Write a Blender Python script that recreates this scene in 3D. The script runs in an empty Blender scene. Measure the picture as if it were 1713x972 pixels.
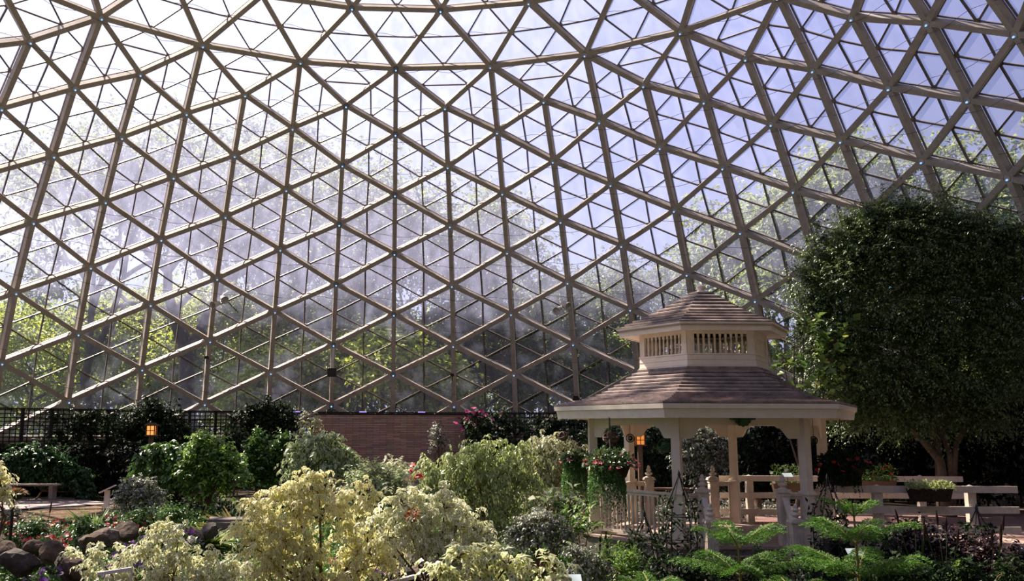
import bpy, math, random
import numpy as np
from mathutils import Matrix, Vector
S = bpy.context.scene
COL = S.collection
PI = math.pi
R = math.radians

# ------------------------------------------------------------------ camera, sky, sun, exposure
EYE = 2.75                      # eye height above the garden floor; the camera looks along +Y
F, CX, CY, PITCH, ROLL = 1553.72, 750.58, 463.88, R(9.3435), 0.00334
cam_d = bpy.data.cameras.new('camera')
cam = bpy.data.objects.new('camera', cam_d); COL.objects.link(cam); S.camera = cam
cam_d.sensor_width = 36.0; cam_d.lens = F/1713*36.0
cam_d.shift_x = (856.5-CX)/1713; cam_d.shift_y = -(486-CY)/1713
cam_d.clip_end = 2000
_f = Vector((0, math.cos(PITCH), math.sin(PITCH))); _r = Vector((1, 0, 0)); _u = _r.cross(_f)
_r2 = _r*math.cos(ROLL)+_u*math.sin(ROLL); _u2 = _u*math.cos(ROLL)-_r*math.sin(ROLL)
_m = Matrix((( _r2.x,_u2.x,-_f.x,0),(_r2.y,_u2.y,-_f.y,0),(_r2.z,_u2.z,-_f.z,EYE),(0,0,0,1)))
cam.matrix_world = _m

S.view_settings.view_transform = 'Standard'; S.view_settings.look = 'None'
S.view_settings.gamma = 1.0; S.view_settings.use_curve_mapping = False
S.view_settings.exposure = 0.0
SUN_AZ, SUN_EL = R(-46), R(50)          # azimuth measured from +Y towards +X
sun_dir = Vector((math.sin(SUN_AZ)*math.cos(SUN_EL), math.cos(SUN_AZ)*math.cos(SUN_EL), math.sin(SUN_EL)))
sd = bpy.data.lights.new('sun', 'SUN'); sd.energy = 17.0; sd.angle = R(0.7); sd.color = (1.0, 0.86, 0.70)
so = bpy.data.objects.new('sun', sd); COL.objects.link(so)
so.rotation_euler = sun_dir.to_track_quat('Z', 'Y').to_euler()

W = bpy.data.worlds.new('sky'); S.world = W; W.use_nodes = True
nt = W.node_tree; nt.nodes.clear()
def nn(t, typ, **kw):
    n = t.nodes.new(typ)
    for k, v in kw.items():
        if k.startswith('_'): setattr(n, k[1:], v)
        else: n.inputs[k.replace('__', ' ')].default_value = v
    return n
tc = nn(nt, 'ShaderNodeTexCoord')
vm = nn(nt, 'ShaderNodeVectorMath', _operation='DOT_PRODUCT')
nt.links.new(tc.outputs['Generated'], vm.inputs[0]); vm.inputs[1].default_value = tuple(sun_dir)
mr = nn(nt, 'ShaderNodeMapRange'); mr.inputs['From Min'].default_value = -0.2; mr.inputs['From Max'].default_value = 1.0
nt.links.new(vm.outputs['Value'], mr.inputs['Value'])
cr = nn(nt, 'ShaderNodeValToRGB')
e = cr.color_ramp.elements
e[0].position = 0.0; e[0].color = (0.13, 0.115, 0.105, 1)
e[1].position = 1.0; e[1].color = (1.12, 1.10, 1.12, 1)
for p_, c_ in ((0.38, (0.24, 0.26, 0.50, 1)), (0.62, (0.36, 0.41, 0.78, 1)), (0.74, (0.54, 0.60, 0.89, 1)), (0.86, (0.70, 0.76, 0.93, 1)), (0.94, (0.84, 0.87, 0.97, 1))):
    q_ = e.new(p_); q_.color = c_
nt.links.new(mr.outputs[0], cr.inputs[0])
bg = nn(nt, 'ShaderNodeBackground', Strength=1.0); ow = nn(nt, 'ShaderNodeOutputWorld')
sz = nn(nt, 'ShaderNodeSeparateXYZ'); nt.links.new(tc.outputs['Generated'], sz.inputs[0])
hf = nn(nt, 'ShaderNodeMapRange', _interpolation_type='SMOOTHSTEP'); hf.inputs['From Min'].default_value = .42; hf.inputs['From Max'].default_value = -.02; hf.inputs['To Max'].default_value = .85
nt.links.new(sz.outputs[2], hf.inputs[0])
# the whitish haze of the horizon, strongest on the sun's side
hm = nn(nt, 'ShaderNodeMath', _operation='MULTIPLY'); nt.links.new(hf.outputs[0], hm.inputs[0])
h2 = nn(nt, 'ShaderNodeMapRange'); h2.inputs['From Min'].default_value = 0.0; h2.inputs['From Max'].default_value = .5; nt.links.new(vm.outputs['Value'], h2.inputs[0]); nt.links.new(h2.outputs[0], hm.inputs[1])
hx = nn(nt, 'ShaderNodeMix', _data_type='RGBA'); nt.links.new(hm.outputs[0], hx.inputs[0]); nt.links.new(cr.outputs[0], hx.inputs[6]); hx.inputs[7].default_value = (.72, .77, .96, 1)
nt.links.new(hx.outputs[2], bg.inputs[0]); nt.links.new(bg.outputs[0], ow.inputs[0])
S.cycles.transparent_max_bounces = 24
S.cycles.max_bounces = 7; S.cycles.diffuse_bounces = 3; S.cycles.glossy_bounces = 2; S.cycles.transmission_bounces = 4
S.cycles.sample_clamp_indirect = 6.0

# ------------------------------------------------------------------ helpers
def GX(px, D, z=1.0):
    """world x of the point that stands at depth D and height z under image column px"""
    return (px-CX)/F*(D*math.cos(PITCH)+(z-EYE)*math.sin(PITCH))
def GZ(py, D):
    t = (CY-py)/F
    return EYE+D*(math.sin(PITCH)+t*math.cos(PITCH))/(math.cos(PITCH)-t*math.sin(PITCH))
def at(px, py, D):
    z = GZ(py, D); return np.array([GX(px, D, z), D, z])
def ground(x, y):
    t = min(1, max(0, (y-19.5)/6.0)); t = t*t*(3-2*t)
    return 0.5*t

class MB:
    """collects faces; world coordinates"""
    def __init__(s): s.v = []; s.f = []; s.m = []; s.n = 0; s.at = None
    def add(s, V, Fc, m=0):
        V = np.asarray(V, float).reshape(-1, 3)
        s.v.append(V); s.f += [tuple(int(i)+s.n for i in q) for q in Fc]; s.m += [m]*len(Fc); s.n += len(V); return s
    def box(s, c, size, rz=0, m=0, M=None):
        x, y, z = [k/2 for k in size]
        V = np.array([(a*x, b*y, d*z) for d in (-1, 1) for b in (-1, 1) for a in (-1, 1)])
        if M is not None: V = V @ np.array(M.to_3x3()).T
        elif rz:
            k, l = math.cos(rz), math.sin(rz); V = V @ np.array([[k, l, 0], [-l, k, 0], [0, 0, 1]])
        return s.add(V+np.array(c), [(0, 2, 3, 1), (4, 5, 7, 6), (0, 1, 5, 4), (2, 6, 7, 3), (0, 4, 6, 2), (1, 3, 7, 5)], m)
    def beam(s, a, b, w, h, up=(0, 0, 1), m=0, trim=0):
        """rectangular bar from a to b: w across, h along up"""
        a = np.array(a, float); b = np.array(b, float); d = b-a; L = np.linalg.norm(d); d /= L
        if trim: a = a+d*trim; b = b-d*trim
        up = np.array(up, float); sd_ = np.cross(d, up); sd_ /= np.linalg.norm(sd_); u = np.cross(sd_, d)
        o = [(-w/2, -h/2), (w/2, -h/2), (w/2, h/2), (-w/2, h/2)]
        V = [a+sd_*i+u*j for i, j in o]+[b+sd_*i+u*j for i, j in o]
        return s.add(V, [(0, 1, 2, 3), (7, 6, 5, 4), (0, 4, 5, 1), (1, 5, 6, 2), (2, 6, 7, 3), (3, 7, 4, 0)], m)
    def tube(s, pts, rad, n=6, m=0, cap=True):
        pts = np.asarray(pts, float); k = len(pts)
        rad = np.full(k, rad) if np.isscalar(rad) else np.asarray(rad)
        t = np.gradient(pts, axis=0); t /= np.linalg.norm(t, axis=1)[:, None]+1e-9
        ref = np.array([0, 0, 1.]) if abs(t[0][2]) < .9 else np.array([1., 0, 0])
        V = []
        for i in range(k):
            x = np.cross(ref, t[i]); x /= np.linalg.norm(x)+1e-9; y = np.cross(t[i], x)
            ref = y if abs(np.dot(y, t[i])) < .9 else ref
            for j in range(n):
                a = 2*PI*j/n; V.append(pts[i]+rad[i]*(math.cos(a)*x+math.sin(a)*y))
            ref = np.cross(t[i], np.cross(ref, t[i])) if np.linalg.norm(np.cross(ref, t[i])) > 1e-6 else ref
        Fc = [(i*n+j, i*n+(j+1) % n, (i+1)*n+(j+1) % n, (i+1)*n+j) for i in range(k-1) for j in range(n)]
        if cap: Fc += [tuple(range(n-1, -1, -1)), tuple((k-1)*n+j for j in range(n))]
        return s.add(V, Fc, m)
    def lathe(s, c, prof, n=16, m=0, ax=None):
        """prof: (r, z) list, revolved about the vertical through c"""
        c = np.array(c, float); V = []
        for r, z in prof:
            for j in range(n):
                a = 2*PI*j/n; V.append((r*math.cos(a), r*math.sin(a), z))
        V = np.array(V)
        if ax is not None: V = V @ np.array(ax.to_3x3()).T
        k = len(prof)
        Fc = [(i*n+j, i*n+(j+1) % n, (i+1)*n+(j+1) % n, (i+1)*n+j) for i in range(k-1) for j in range(n)]
        if prof[0][0] > 1e-4: Fc.append(tuple(range(n-1, -1, -1)))
        if prof[-1][0] > 1e-4: Fc.append(tuple((k-1)*n+j for j in range(n)))
        return s.add(V+c, Fc, m)
    def prism(s, poly, z0, z1, m=0):
        n = len(poly)
        V = [(x, y, z0) for x, y in poly]+[(x, y, z1) for x, y in poly]
        return s.add(V, [tuple(range(n-1, -1, -1)), tuple(range(n, 2*n))]+[(i, (i+1) % n, n+(i+1) % n, n+i) for i in range(n)], m)

def origin(o):
    v = Vector((0, 0, 0))
    while o is not None: v = v+o.location; o = o.parent
    return np.array(v)
def link(name, me, mats, parent=None, smooth=False):
    for m_ in (mats if isinstance(mats, (list, tuple)) else [mats]): me.materials.append(m_)
    o = bpy.data.objects.new(name, me); COL.objects.link(o)
    if parent is not None: o.parent = parent
    if smooth: me.polygons.foreach_set('use_smooth', np.ones(len(me.polygons), bool))
    return o
def emit(name, mb, mats, parent=None, smooth=False, base=None):
    """MB -> ONE mesh object. base = world point of the object's origin for a top-level mesh"""
    V = np.concatenate(mb.v); org = origin(parent) if parent is not None else np.array(base if base is not None else (0, 0, 0), float)
    me = bpy.data.meshes.new(name); me.from_pydata((V-org).tolist(), [], mb.f)
    if len(set(mb.m)) > 1: me.polygons.foreach_set('material_index', np.array(mb.m, np.int32))
    me.update()
    o = link(name, me, mats, parent, smooth)
    if parent is None and base is not None: o.location = base
    return o
def tag(o, label, cat=None, group=None, kind=None):
    if label: o['label'] = label
    if cat: o['category'] = cat
    if group: o['group'] = group
    if kind: o['kind'] = kind
    return o
def thing(name, loc, label, cat, group=None):
    o = bpy.data.objects.new(name, None); COL.objects.link(o); o.location = loc; o.empty_display_size = .1
    return tag(o, label, cat, group)
def copy_tree(o, parent=None):
    c = o.copy(); COL.objects.link(c)
    if parent is not None: c.parent = parent
    for ch in [x for x in o.children]: copy_tree(ch, c)
    return c

# ------------------------------------------------------------------ materials
def mat(name, col, rough=.7, spec=.3, noise=0, nscale=8, bump=0, metal=0, col2=None, stretch=None, emit_=None):
    m = bpy.data.materials.new(name); m.use_nodes = True; t = m.node_tree; b = t.nodes['Principled BSDF']
    b.inputs['Roughness'].default_value = rough; b.inputs['Specular IOR Level'].default_value = spec; b.inputs['Metallic'].default_value = metal
    b.inputs['Base Color'].default_value = (*col, 1)
    if noise or bump:
        co = nn(t, 'ShaderNodeTexCoord'); mp = nn(t, 'ShaderNodeMapping')
        if stretch: mp.inputs['Scale'].default_value = stretch
        t.links.new(co.outputs['Object'], mp.inputs[0])
        nz = nn(t, 'ShaderNodeTexNoise', Scale=nscale, Detail=6.0, Roughness=.65); t.links.new(mp.outputs[0], nz.inputs['Vector'])
        if noise:
            mx = nn(t, 'ShaderNodeValToRGB'); c2 = col2 or tuple(k*(1-noise) for k in col)
            mx.color_ramp.elements[0].color = (*c2, 1); mx.color_ramp.elements[1].color = (*col, 1)
            mx.color_ramp.elements[0].position = .35; mx.color_ramp.elements[1].position = .65
            t.links.new(nz.outputs[0], mx.inputs[0]); t.links.new(mx.outputs[0], b.inputs['Base Color'])
        if bump:
            bp = nn(t, 'ShaderNodeBump', Strength=bump, Distance=.05); t.links.new(nz.outputs[0], bp.inputs['Height']); t.links.new(bp.outputs[0], b.inputs['Normal'])
    if emit_:
        b.inputs['Emission Color'].default_value = (*emit_[0], 1); b.inputs['Emission Strength'].default_value = emit_[1]
    return m
def leafmat(name, c1, c2, rim=None, trans=.4, rough=.4, spec=.4, c3=None):
    """leaf colour varies per leaf between c1 and c2 (c3: a few odd ones); rim = colour of the leaf's margin"""
    m = bpy.data.materials.new(name); m.use_nodes = True; t = m.node_tree; b = t.nodes['Principled BSDF']
    a = nn(t, 'ShaderNodeAttribute', _attribute_name='rnd'); r_ = nn(t, 'ShaderNodeValToRGB'); e = r_.color_ramp.elements
    e[0].color = (*c1, 1); e[1].color = (*c2, 1); e[0].position = .1; e[1].position = .85
    if c3: q = e.new(.95); q.color = (*c3, 1)
    t.links.new(a.outputs['Fac'], r_.inputs[0]); c = r_.outputs[0]
    if rim:
        a2 = nn(t, 'ShaderNodeAttribute', _attribute_name='rim'); mp = nn(t, 'ShaderNodeMapRange'); mp.inputs['From Min'].default_value = .30; mp.inputs['From Max'].default_value = .55
        t.links.new(a2.outputs['Fac'], mp.inputs[0])
        mx = nn(t, 'ShaderNodeMix', _data_type='RGBA'); t.links.new(mp.outputs[0], mx.inputs[0]); t.links.new(c, mx.inputs[6]); mx.inputs[7].default_value = (*rim, 1); c = mx.outputs[2]
    t.links.new(c, b.inputs['Base Color']); b.inputs['Roughness'].default_value = rough; b.inputs['Specular IOR Level'].default_value = spec
    tr = nn(t, 'ShaderNodeBsdfTranslucent'); t.links.new(c, tr.inputs[0])
    ms = nn(t, 'ShaderNodeMixShader', Fac=trans); t.links.new(b.outputs[0], ms.inputs[1]); t.links.new(tr.outputs[0], ms.inputs[2])
    t.links.new(ms.outputs[0], t.nodes['Material Output'].inputs[0])
    return m

# ------------------------------------------------------------------ the dome
AX = np.array([-1.310, 19.402])
PH, DP = 0.01634-0.06745, 2*PI/50
DR = [13.165, 14.491, 15.452, 16.165, 16.961, 17.513, 18.278, 18.837, 19.487, 19.924, 20.424, 20.698, 21.0, 21.15]   # rows -1 .. 12
DZ = [15.458, 13.695, 12.491, 11.647, 10.526, 9.506, 8.382, 7.320, 6.060, 4.877, 3.593, 2.365, 1.043, -0.35]
ROW = {j-1: (DR[j], DZ[j]+EYE) for j in range(14)}
ROW.update({-2: (11.55, 17.0+EYE), -3: (9.7, 18.25+EYE), -4: (7.6, 19.3+EYE), -5: (5.2, 20.1+EYE), -6: (2.6, 20.6+EYE)})
def node(c, j, off=0.0):
    r, z = ROW[j]
    # outward normal in the (r, z) plane
    r0, z0 = ROW[max(j-1, -6)]; r1, z1 = ROW[min(j+1, 12)]
    tr, tz = r1-r0, z1-z0; L = math.hypot(tr, tz); nr, nz = -tz/L, tr/L
    if nr < 0: nr, nz = -nr, -nz
    r, z = r+nr*off, z+nz*off
    a = PH+c*DP
    return np.array([AX[0]+r*math.sin(a), AX[1]+r*math.cos(a), z])
def dome_net():
    """edges and triangles of the lattice, keyed by (column, row)"""
    E, T = [], []
    for j in range(0, 12):
        for c in range(50):
            if (c+j) % 2: continue
            E.append(((c, j), (c-1, j+1))); E.append(((c, j), (c+1, j+1)))
            if j+2 <= 12: E.append(((c, j), (c, j+2)))
            if j+2 <= 12:
                T.append(((c, j), (c+1, j+1), (c, j+2))); T.append(((c, j), (c, j+2), (c-1, j+1)))
            if j == 0: E.append(((c, 0), (c+2, 0))); T.append(((c, 0), (c+1, 1), (c+2, 0)))
            if j == 11: T.append(((c, 11), (c+1, 12), (c-1, 12)))
    for c in range(0, 50, 2): E.append(((c, 12), (c+2, 12)))
    for j in range(-1, -6, -1):
        for c in range(50):
            if (c+j) % 2: continue
            if j > -3 or True:
                E.append(((c, j), (c+2, j)))
                if j > -4 or c % 4 < 2: E.append(((c, j), (c-1, j+1)))
                E.append(((c, j), (c+1, j+1)))
                T.append(((c, j), (c+1, j+1), (c-1, j+1))); T.append(((c, j), (c+2, j), (c+1, j+1)))
    return E, T
def seen(p, m=70):
    d = p-np.array([0, 0, EYE]); dn = d[1]*math.cos(PITCH)+d[2]*math.sin(PITCH)
    if dn < 1: return None
    x = CX+F*d[0]/dn; y = CY-F*(-d[1]*math.sin(PITCH)+d[2]*math.cos(PITCH))/dn
    return (x, y, dn) if -m < x < 1713+m and -m < y < 700+m*.3 else None

M_conc = mat('concrete_lattice', (.50, .445, .395), .75, .25, noise=.25, nscale=3, bump=.1)
M_bar = mat('glazing_bar_metal', (.15, .12, .115), .5, .4)
M_hub = mat('hub_metal', (.17, .15, .15), .45, .4, metal=.4)
M_led = mat('node_led', (.3, .5, .8), .3, emit_=((.30, .58, 1.0), 1.2))
def glassmat():
    m = bpy.data.materials.new('dirty_glass'); m.use_nodes = True; t = m.node_tree; t.nodes.clear()
    out = nn(t, 'ShaderNodeOutputMaterial'); tr = nn(t, 'ShaderNodeBsdfTransparent'); tr.inputs[0].default_value = (.93, .94, .97, 1)
    gl = nn(t, 'ShaderNodeBsdfGlossy', Roughness=.08); fr = nn(t, 'ShaderNodeFresnel', IOR=1.35)
    tl = nn(t, 'ShaderNodeBsdfTranslucent'); tl.inputs[0].default_value = (.58, .62, .96, 1)
    g = nn(t, 'ShaderNodeNewGeometry')
    # streaks run down the panes: noise squeezed along z, plus soft blotches
    mp = nn(t, 'ShaderNodeMapping'); mp.inputs['Scale'].default_value = (1.4, 1.4, .07); t.links.new(g.outputs['Position'], mp.inputs[0])
    n1 = nn(t, 'ShaderNodeTexNoise', Scale=1.6, Detail=3.0, Roughness=.6); t.links.new(mp.outputs[0], n1.inputs['Vector'])
    n2 = nn(t, 'ShaderNodeTexNoise', Scale=.75, Detail=3.0, Roughness=.6); t.links.new(g.outputs['Position'], n2.inputs['Vector'])
    sx = nn(t, 'ShaderNodeSeparateXYZ'); t.links.new(g.outputs['Position'], sx.inputs[0])
    hz = nn(t, 'ShaderNodeMapRange', _interpolation_type='SMOOTHSTEP'); hz.inputs['From Min'].default_value = 6.4; hz.inputs['From Max'].default_value = 9.4
    hz.inputs['To Min'].default_value = .014; hz.inputs['To Max'].default_value = .17
    # the edge of the dirty zone wanders with the blotches
    w = nn(t, 'ShaderNodeMath', _operation='MULTIPLY_ADD'); t.links.new(n2.outputs[0], w.inputs[0]); w.inputs[1].default_value = 2.6; t.links.new(sx.outputs[2], w.inputs[2])
    w2 = nn(t, 'ShaderNodeMath', _operation='SUBTRACT'); t.links.new(w.outputs[0], w2.inputs[0]); w2.inputs[1].default_value = 1.3
    t.links.new(w2.outputs[0], hz.inputs[0])
    s1 = nn(t, 'ShaderNodeMapRange'); s1.inputs['From Min'].default_value = .38; s1.inputs['From Max'].default_value = .62; s1.inputs['To Min'].default_value = .80; s1.inputs['To Max'].default_value = 1.2; t.links.new(n1.outputs[0], s1.inputs[0])
    b1 = nn(t, 'ShaderNodeMapRange'); b1.inputs['From Min'].default_value = .52; b1.inputs['From Max'].default_value = .75; b1.inputs['To Min'].default_value = 0; b1.inputs['To Max'].default_value = .05; t.links.new(n2.outputs[0], b1.inputs[0])
    mu = nn(t, 'ShaderNodeMath', _operation='MULTIPLY_ADD'); t.links.new(hz.outputs[0], mu.inputs[0]); t.links.new(s1.outputs[0], mu.inputs[1]); t.links.new(b1.outputs[0], mu.inputs[2])
    m1 = nn(t, 'ShaderNodeMixShader'); t.links.new(mu.outputs[0], m1.inputs[0]); t.links.new(tr.outputs[0], m1.inputs[1]); t.links.new(tl.outputs[0], m1.inputs[2])
    m2 = nn(t, 'ShaderNodeMixShader'); fm = nn(t, 'ShaderNodeMath', _operation='MULTIPLY'); t.links.new(fr.outputs[0], fm.inputs[0]); fm.inputs[1].default_value = .5
    t.links.new(fm.outputs[0], m2.inputs[0]); t.links.new(m1.outputs[0], m2.inputs[1]); t.links.new(gl.outputs[0], m2.inputs[2])
    t.links.new(m2.outputs[0], out.inputs[0])
    return m
M_glass = glassmat()

E_, T_ = dome_net()
nodes_ = sorted({k for e in E_ for k in e})
def cc(k): return k[0]
def inside(k, off=0): return node(k[0], k[1], off)
def strut_geo(mb, a, b):
    pa, pb = inside(a), inside(b); mid = (pa+pb)/2
    up = mid-np.array([AX[0], AX[1], min(mid[2], EYE+7)*1.0])
    n0 = node(a[0], a[1], 1)-pa; n1 = node(b[0], b[1], 1)-pb
    mb.beam(pa, pb, .175, .25, up=n0+n1, trim=.12)
wall = bpy.data.objects.new('wall_dome', None); COL.objects.link(wall); wall['kind'] = 'structure'; wall['label'] = 'curved dome wall of pale concrete struts meeting in triangles'
seg = []
for a, b in E_:
    m = (inside(a)+inside(b))/2; s_ = seen(m, 40)
    seg.append((s_[2] if s_ else 1e9, a, b))
seg.sort(key=lambda q: q[0])
rest = MB()
for i, (d, a, b) in enumerate(seg):
    if i < 100:
        mb = MB(); strut_geo(mb, a, b); emit('strut', mb, M_conc, wall)
    else: strut_geo(rest, a, b)
tag(emit('strut', rest, M_conc, wall), None, kind='stuff')
hubs = sorted(nodes_, key=lambda k: (seen(inside(k), 20) or (0, 0, 1e9))[2])
rest = MB(); rest_led = MB()
for i, k in enumerate(hubs):
    p = inside(k); nrm = node(k[0], k[1], 1)-p; q = Vector(nrm).to_track_quat('Z', 'Y').to_matrix()
    mb = MB() if i < 100 and k[1] < 12 else rest
    mb.lathe(p, [(.0, -.145), (.10, -.14), (.13, -.11), (.13, .27), (.09, .32), (0, .33)], 10, ax=q)
    if mb is not rest:
        h = emit('hub', mb, M_conc, wall)
        l = MB(); l.lathe(p-nrm*.15-np.array([0, 0, .05]), [(0, -.05), (.02, -.04), (.032, 0), (.02, .03), (0, .035)], 8, ax=q)
        emit('node_light', l, M_led, h)
    elif k[1] < 12: rest_led.lathe(p-nrm*.15-np.array([0, 0, .05]), [(0, -.05), (.02, -.04), (.032, 0), (.02, .03), (0, .035)], 8, ax=q)
if rest.v: tag(emit('hub', rest, M_conc, wall), None, kind='stuff')
if rest_led.v: tag(emit('node_light', rest_led, M_led, wall), None, kind='stuff')
GO = .30                                   # the glazing sits outside the concrete net
wn = 0; far_glass = MB(); far_bars = MB()
for tri in T_:
    P3 = [node(c, j, GO) for c, j in tri]; ce = sum(P3)/3
    n_ = np.cross(P3[1]-P3[0], P3[2]-P3[0]); n_ /= np.linalg.norm(n_)
    if np.dot(n_, ce-np.array([AX[0], AX[1], EYE])) < 0: n_ = -n_
    mids = [(P3[i]+P3[(i+1) % 3])/2 for i in range(3)]
    vis = any(seen(p, 5) for p in [node(c, j) for c, j in tri]+mids) and min(j for c, j in tri) < 12
    g = MB() if vis else far_glass; bb = MB() if vis else far_bars
    g.add(P3+mids, [(0, 3, 5), (3, 1, 4), (5, 4, 2), (3, 4, 5)])
    for i in range(3):
        a, b = P3[i], P3[(i+1) % 3]; ins = (ce-(a+b)/2); ins /= np.linalg.norm(ins)
        bb.beam(a+ins*.05, b+ins*.05, .04, .06, up=n_)
        bb.beam(mids[i], mids[(i+1) % 3], .05, .07, up=n_)
    for i in range(3):
        bb.box(mids[i]+(ce-mids[i])*.06, (.13, .13, .10), M=Vector(n_).to_track_quat('Z', 'Y').to_matrix())
    if vis:
        wn += 1
        o = emit('window_%d' % wn, g, M_glass, base=ce); o['kind'] = 'structure'
        emit('glazing_bars', bb, M_bar, o)
o = emit('window_%d' % (wn+1), far_glass, M_glass); o['kind'] = 'structure'; emit('glazing_bars', far_bars, M_bar, o)
# thin misting cables strung round the inside of the net
mb = MB()
for z in (4.3, 5.6, 6.9, 8.2, 9.5, 10.7, 11.9, 13.0, 14.1, 15.1, 16.3, 17.4):
    zs = sorted((ROW[j][1], ROW[j][0]) for j in ROW); r = np.interp(z, [a for a, _ in zs], [b for _, b in zs])-.16
    mb.tube([(AX[0]+r*math.sin(a), AX[1]+r*math.cos(a), z+.07*math.sin(a*50)) for a in np.linspace(-1.6, 1.6, 200)], .008, 4, cap=False)
tag(emit('trim_1', mb, M_bar), None, kind='structure')
# low concrete ring the dome stands on
mb = MB(); n = 100
for i in range(n):
    a0, a1 = 2*PI*i/n, 2*PI*(i+1)/n; q = [(AX[0]+r*math.sin(a), AX[1]+r*math.cos(a)) for r, a in ((20.95, a0), (20.95, a1), (21.5, a1), (21.5, a0))]
    mb.prism(q, -.2, 2.15)
    mb.prism([(AX[0]+r*math.sin(a), AX[1]+r*math.cos(a)) for r, a in ((20.7, a0), (20.7, a1), (21.6, a1), (21.6, a0))], 2.15, 2.32)
M_base = mat('base_concrete', (.22, .20, .19), .85, noise=.3, nscale=2)
tag(emit('wall_base', mb, M_base), None, kind='structure')
# ------------------------------------------------------------------ the gazebo
GC = np.array([5.495, 19.986]); GA = R(-28.87); DECK = .65
def gcor(k, r, z=0.0):
    a = GA+k*PI/3; return np.array([GC[0]+r*math.sin(a), GC[1]-r*math.cos(a), z])
M_white = mat('cream_white_paint', (.86, .75, .61), .55, .35, noise=.10, nscale=5)
M_white2 = mat('worn_white_paint', (.76, .65, .54), .65, .3, noise=.22, nscale=9)
def shinglemat():
    m = bpy.data.materials.new('weathered_shingles'); m.use_nodes = True; t = m.node_tree; b = t.nodes['Principled BSDF']
    a = nn(t, 'ShaderNodeNewGeometry'); nz = nn(t, 'ShaderNodeTexNoise', Scale=3.0, Detail=6.0, Roughness=.7); t.links.new(a.outputs['Position'], nz.inputs['Vector'])
    v = nn(t, 'ShaderNodeTexVoronoi', Scale=7.0); t.links.new(a.outputs['Position'], v.inputs['Vector'])
    mx = nn(t, 'ShaderNodeMix', _data_type='RGBA', _blend_type='MULTIPLY'); mx.inputs[0].default_value = .35
    r = nn(t, 'ShaderNodeValToRGB'); r.color_ramp.elements[0].color = (.20, .155, .145, 1); r.color_ramp.elements[1].color = (.46, .365, .33, 1)
    r.color_ramp.elements[0].position = .35; r.color_ramp.elements[1].position = .68
    bw = nn(t, 'ShaderNodeRGBToBW'); t.links.new(v.outputs['Color'], bw.inputs[0]); t.links.new(nz.outputs[0], r.inputs[0]); t.links.new(r.outputs[0], mx.inputs[6]); t.links.new(bw.outputs[0], mx.inputs[7]); 
    t.links.new(mx.outputs[2], b.inputs['Base Color']); b.inputs['Roughness'].default_value = .7; b.inputs['Specular IOR Level'].default_value = .3
    return m
M_shin = shinglemat()
M_deckw = mat('deck_boards', (.50, .37, .31), .7, .3, noise=.35, nscale=4, stretch=(1, 8, 1))
M_skirt = mat('grey_painted_skirt', (.20, .17, .155), .75, .2, noise=.2, nscale=4)
M_black = mat('black_iron', (.015, .014, .014), .5, .4)
gz = thing('gazebo', (GC[0], GC[1], ground(*GC)), 'cream white hexagonal gazebo with stepped cupola and brown shingle roofs', 'gazebo')
M_board = mat('floor_gap', (.05, .04, .04), .9)
# platform
mb = MB()
poly = [tuple(gcor(k, 2.66)[:2]) for k in range(6)]
mb.prism(poly, DECK-.05, DECK)
pl = emit('deck', mb, M_deckw, gz)
mb = MB()
for i in range(1, 18):        # dark joints between the boards
    y = GC[1]-2.5+i*.285; hw = min(2.5, (2.66-abs(y-GC[1])*.5)*.98) if abs(y-GC[1]) < 2.2 else .9
    mb.box((GC[0], y, DECK+.001), (hw*1.7, .008, .004))
emit('board_joint', mb, M_board, pl)
mb = MB()
for k in range(6):
    a, b = gcor(k, 2.60), gcor(k+1, 2.60)
    mb.beam([a[0], a[1], .36], [b[0], b[1], .36], .05, .50)
emit('skirt', mb, M_skirt, gz)
# posts
def post_mb(k):
    mb = MB(); p = gcor(k, 2.44); rz = GA+k*PI/3
    mb.box((p[0], p[1], (DECK+3.02)/2), (.165, .165, 3.02-DECK), rz)
    mb.box((p[0], p[1], DECK+.46), (.20, .20, .92), rz)
    for z, w in ((DECK+.94, .25), (DECK+.975, .22)): mb.box((p[0], p[1], z), (w, w, .035), rz)
    mb.box((p[0], p[1], DECK+.05), (.25, .25, .10), rz)
    return mb
for k in range(6): emit('post', post_mb(k), M_white, gz)
# scalloped valance between the posts
def dep(s):
    if s < .20: return .42
    if s < .38: t = (s-.20)/.18; return .42-.19*(t*t*(3-2*t))
    if s < .42: return .23
    if s < .50: t = (s-.42)/.08; return .23-.06*math.sin(t*PI/2)
    return .165
ZT = 3.03
for k in range(6):
    a, b = gcor(k, 2.44), gcor(k+1, 2.44); d = (b-a)[:2]; L = np.linalg.norm(d); d /= L; n_ = np.array([d[1], -d[0]])
    ss = sorted(set([.08, L-.08]+[.08+i*.02 for i in range(1, 30)]+[L-.08-i*.02 for i in range(1, 30)])); ss = [s for s in ss]
    mid = L/2; V = []; Fc = []
    for s in ss:
        dd = dep(min(s, L-s)-.08); q = a[:2]+d*s
        V += [(*(q+n_*.02), ZT), (*(q+n_*.02), ZT-dd), (*(q-n_*.02), ZT), (*(q-n_*.02), ZT-dd)]
    for i in range(len(ss)-1):
        o = 4*i; p_ = o+4
        Fc += [(o, o+1, p_+1, p_), (o+2, p_+2, p_+3, o+3), (o+1, o+3, p_+3, p_+1), (o, p_, p_+2, o+2)]
    mb = MB(); mb.add(V, Fc); mb.beam([*(a[:2]), ZT+.06], [*(b[:2]), ZT+.06], .16, .14)
    emit('valance', mb, M_white, gz)
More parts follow.
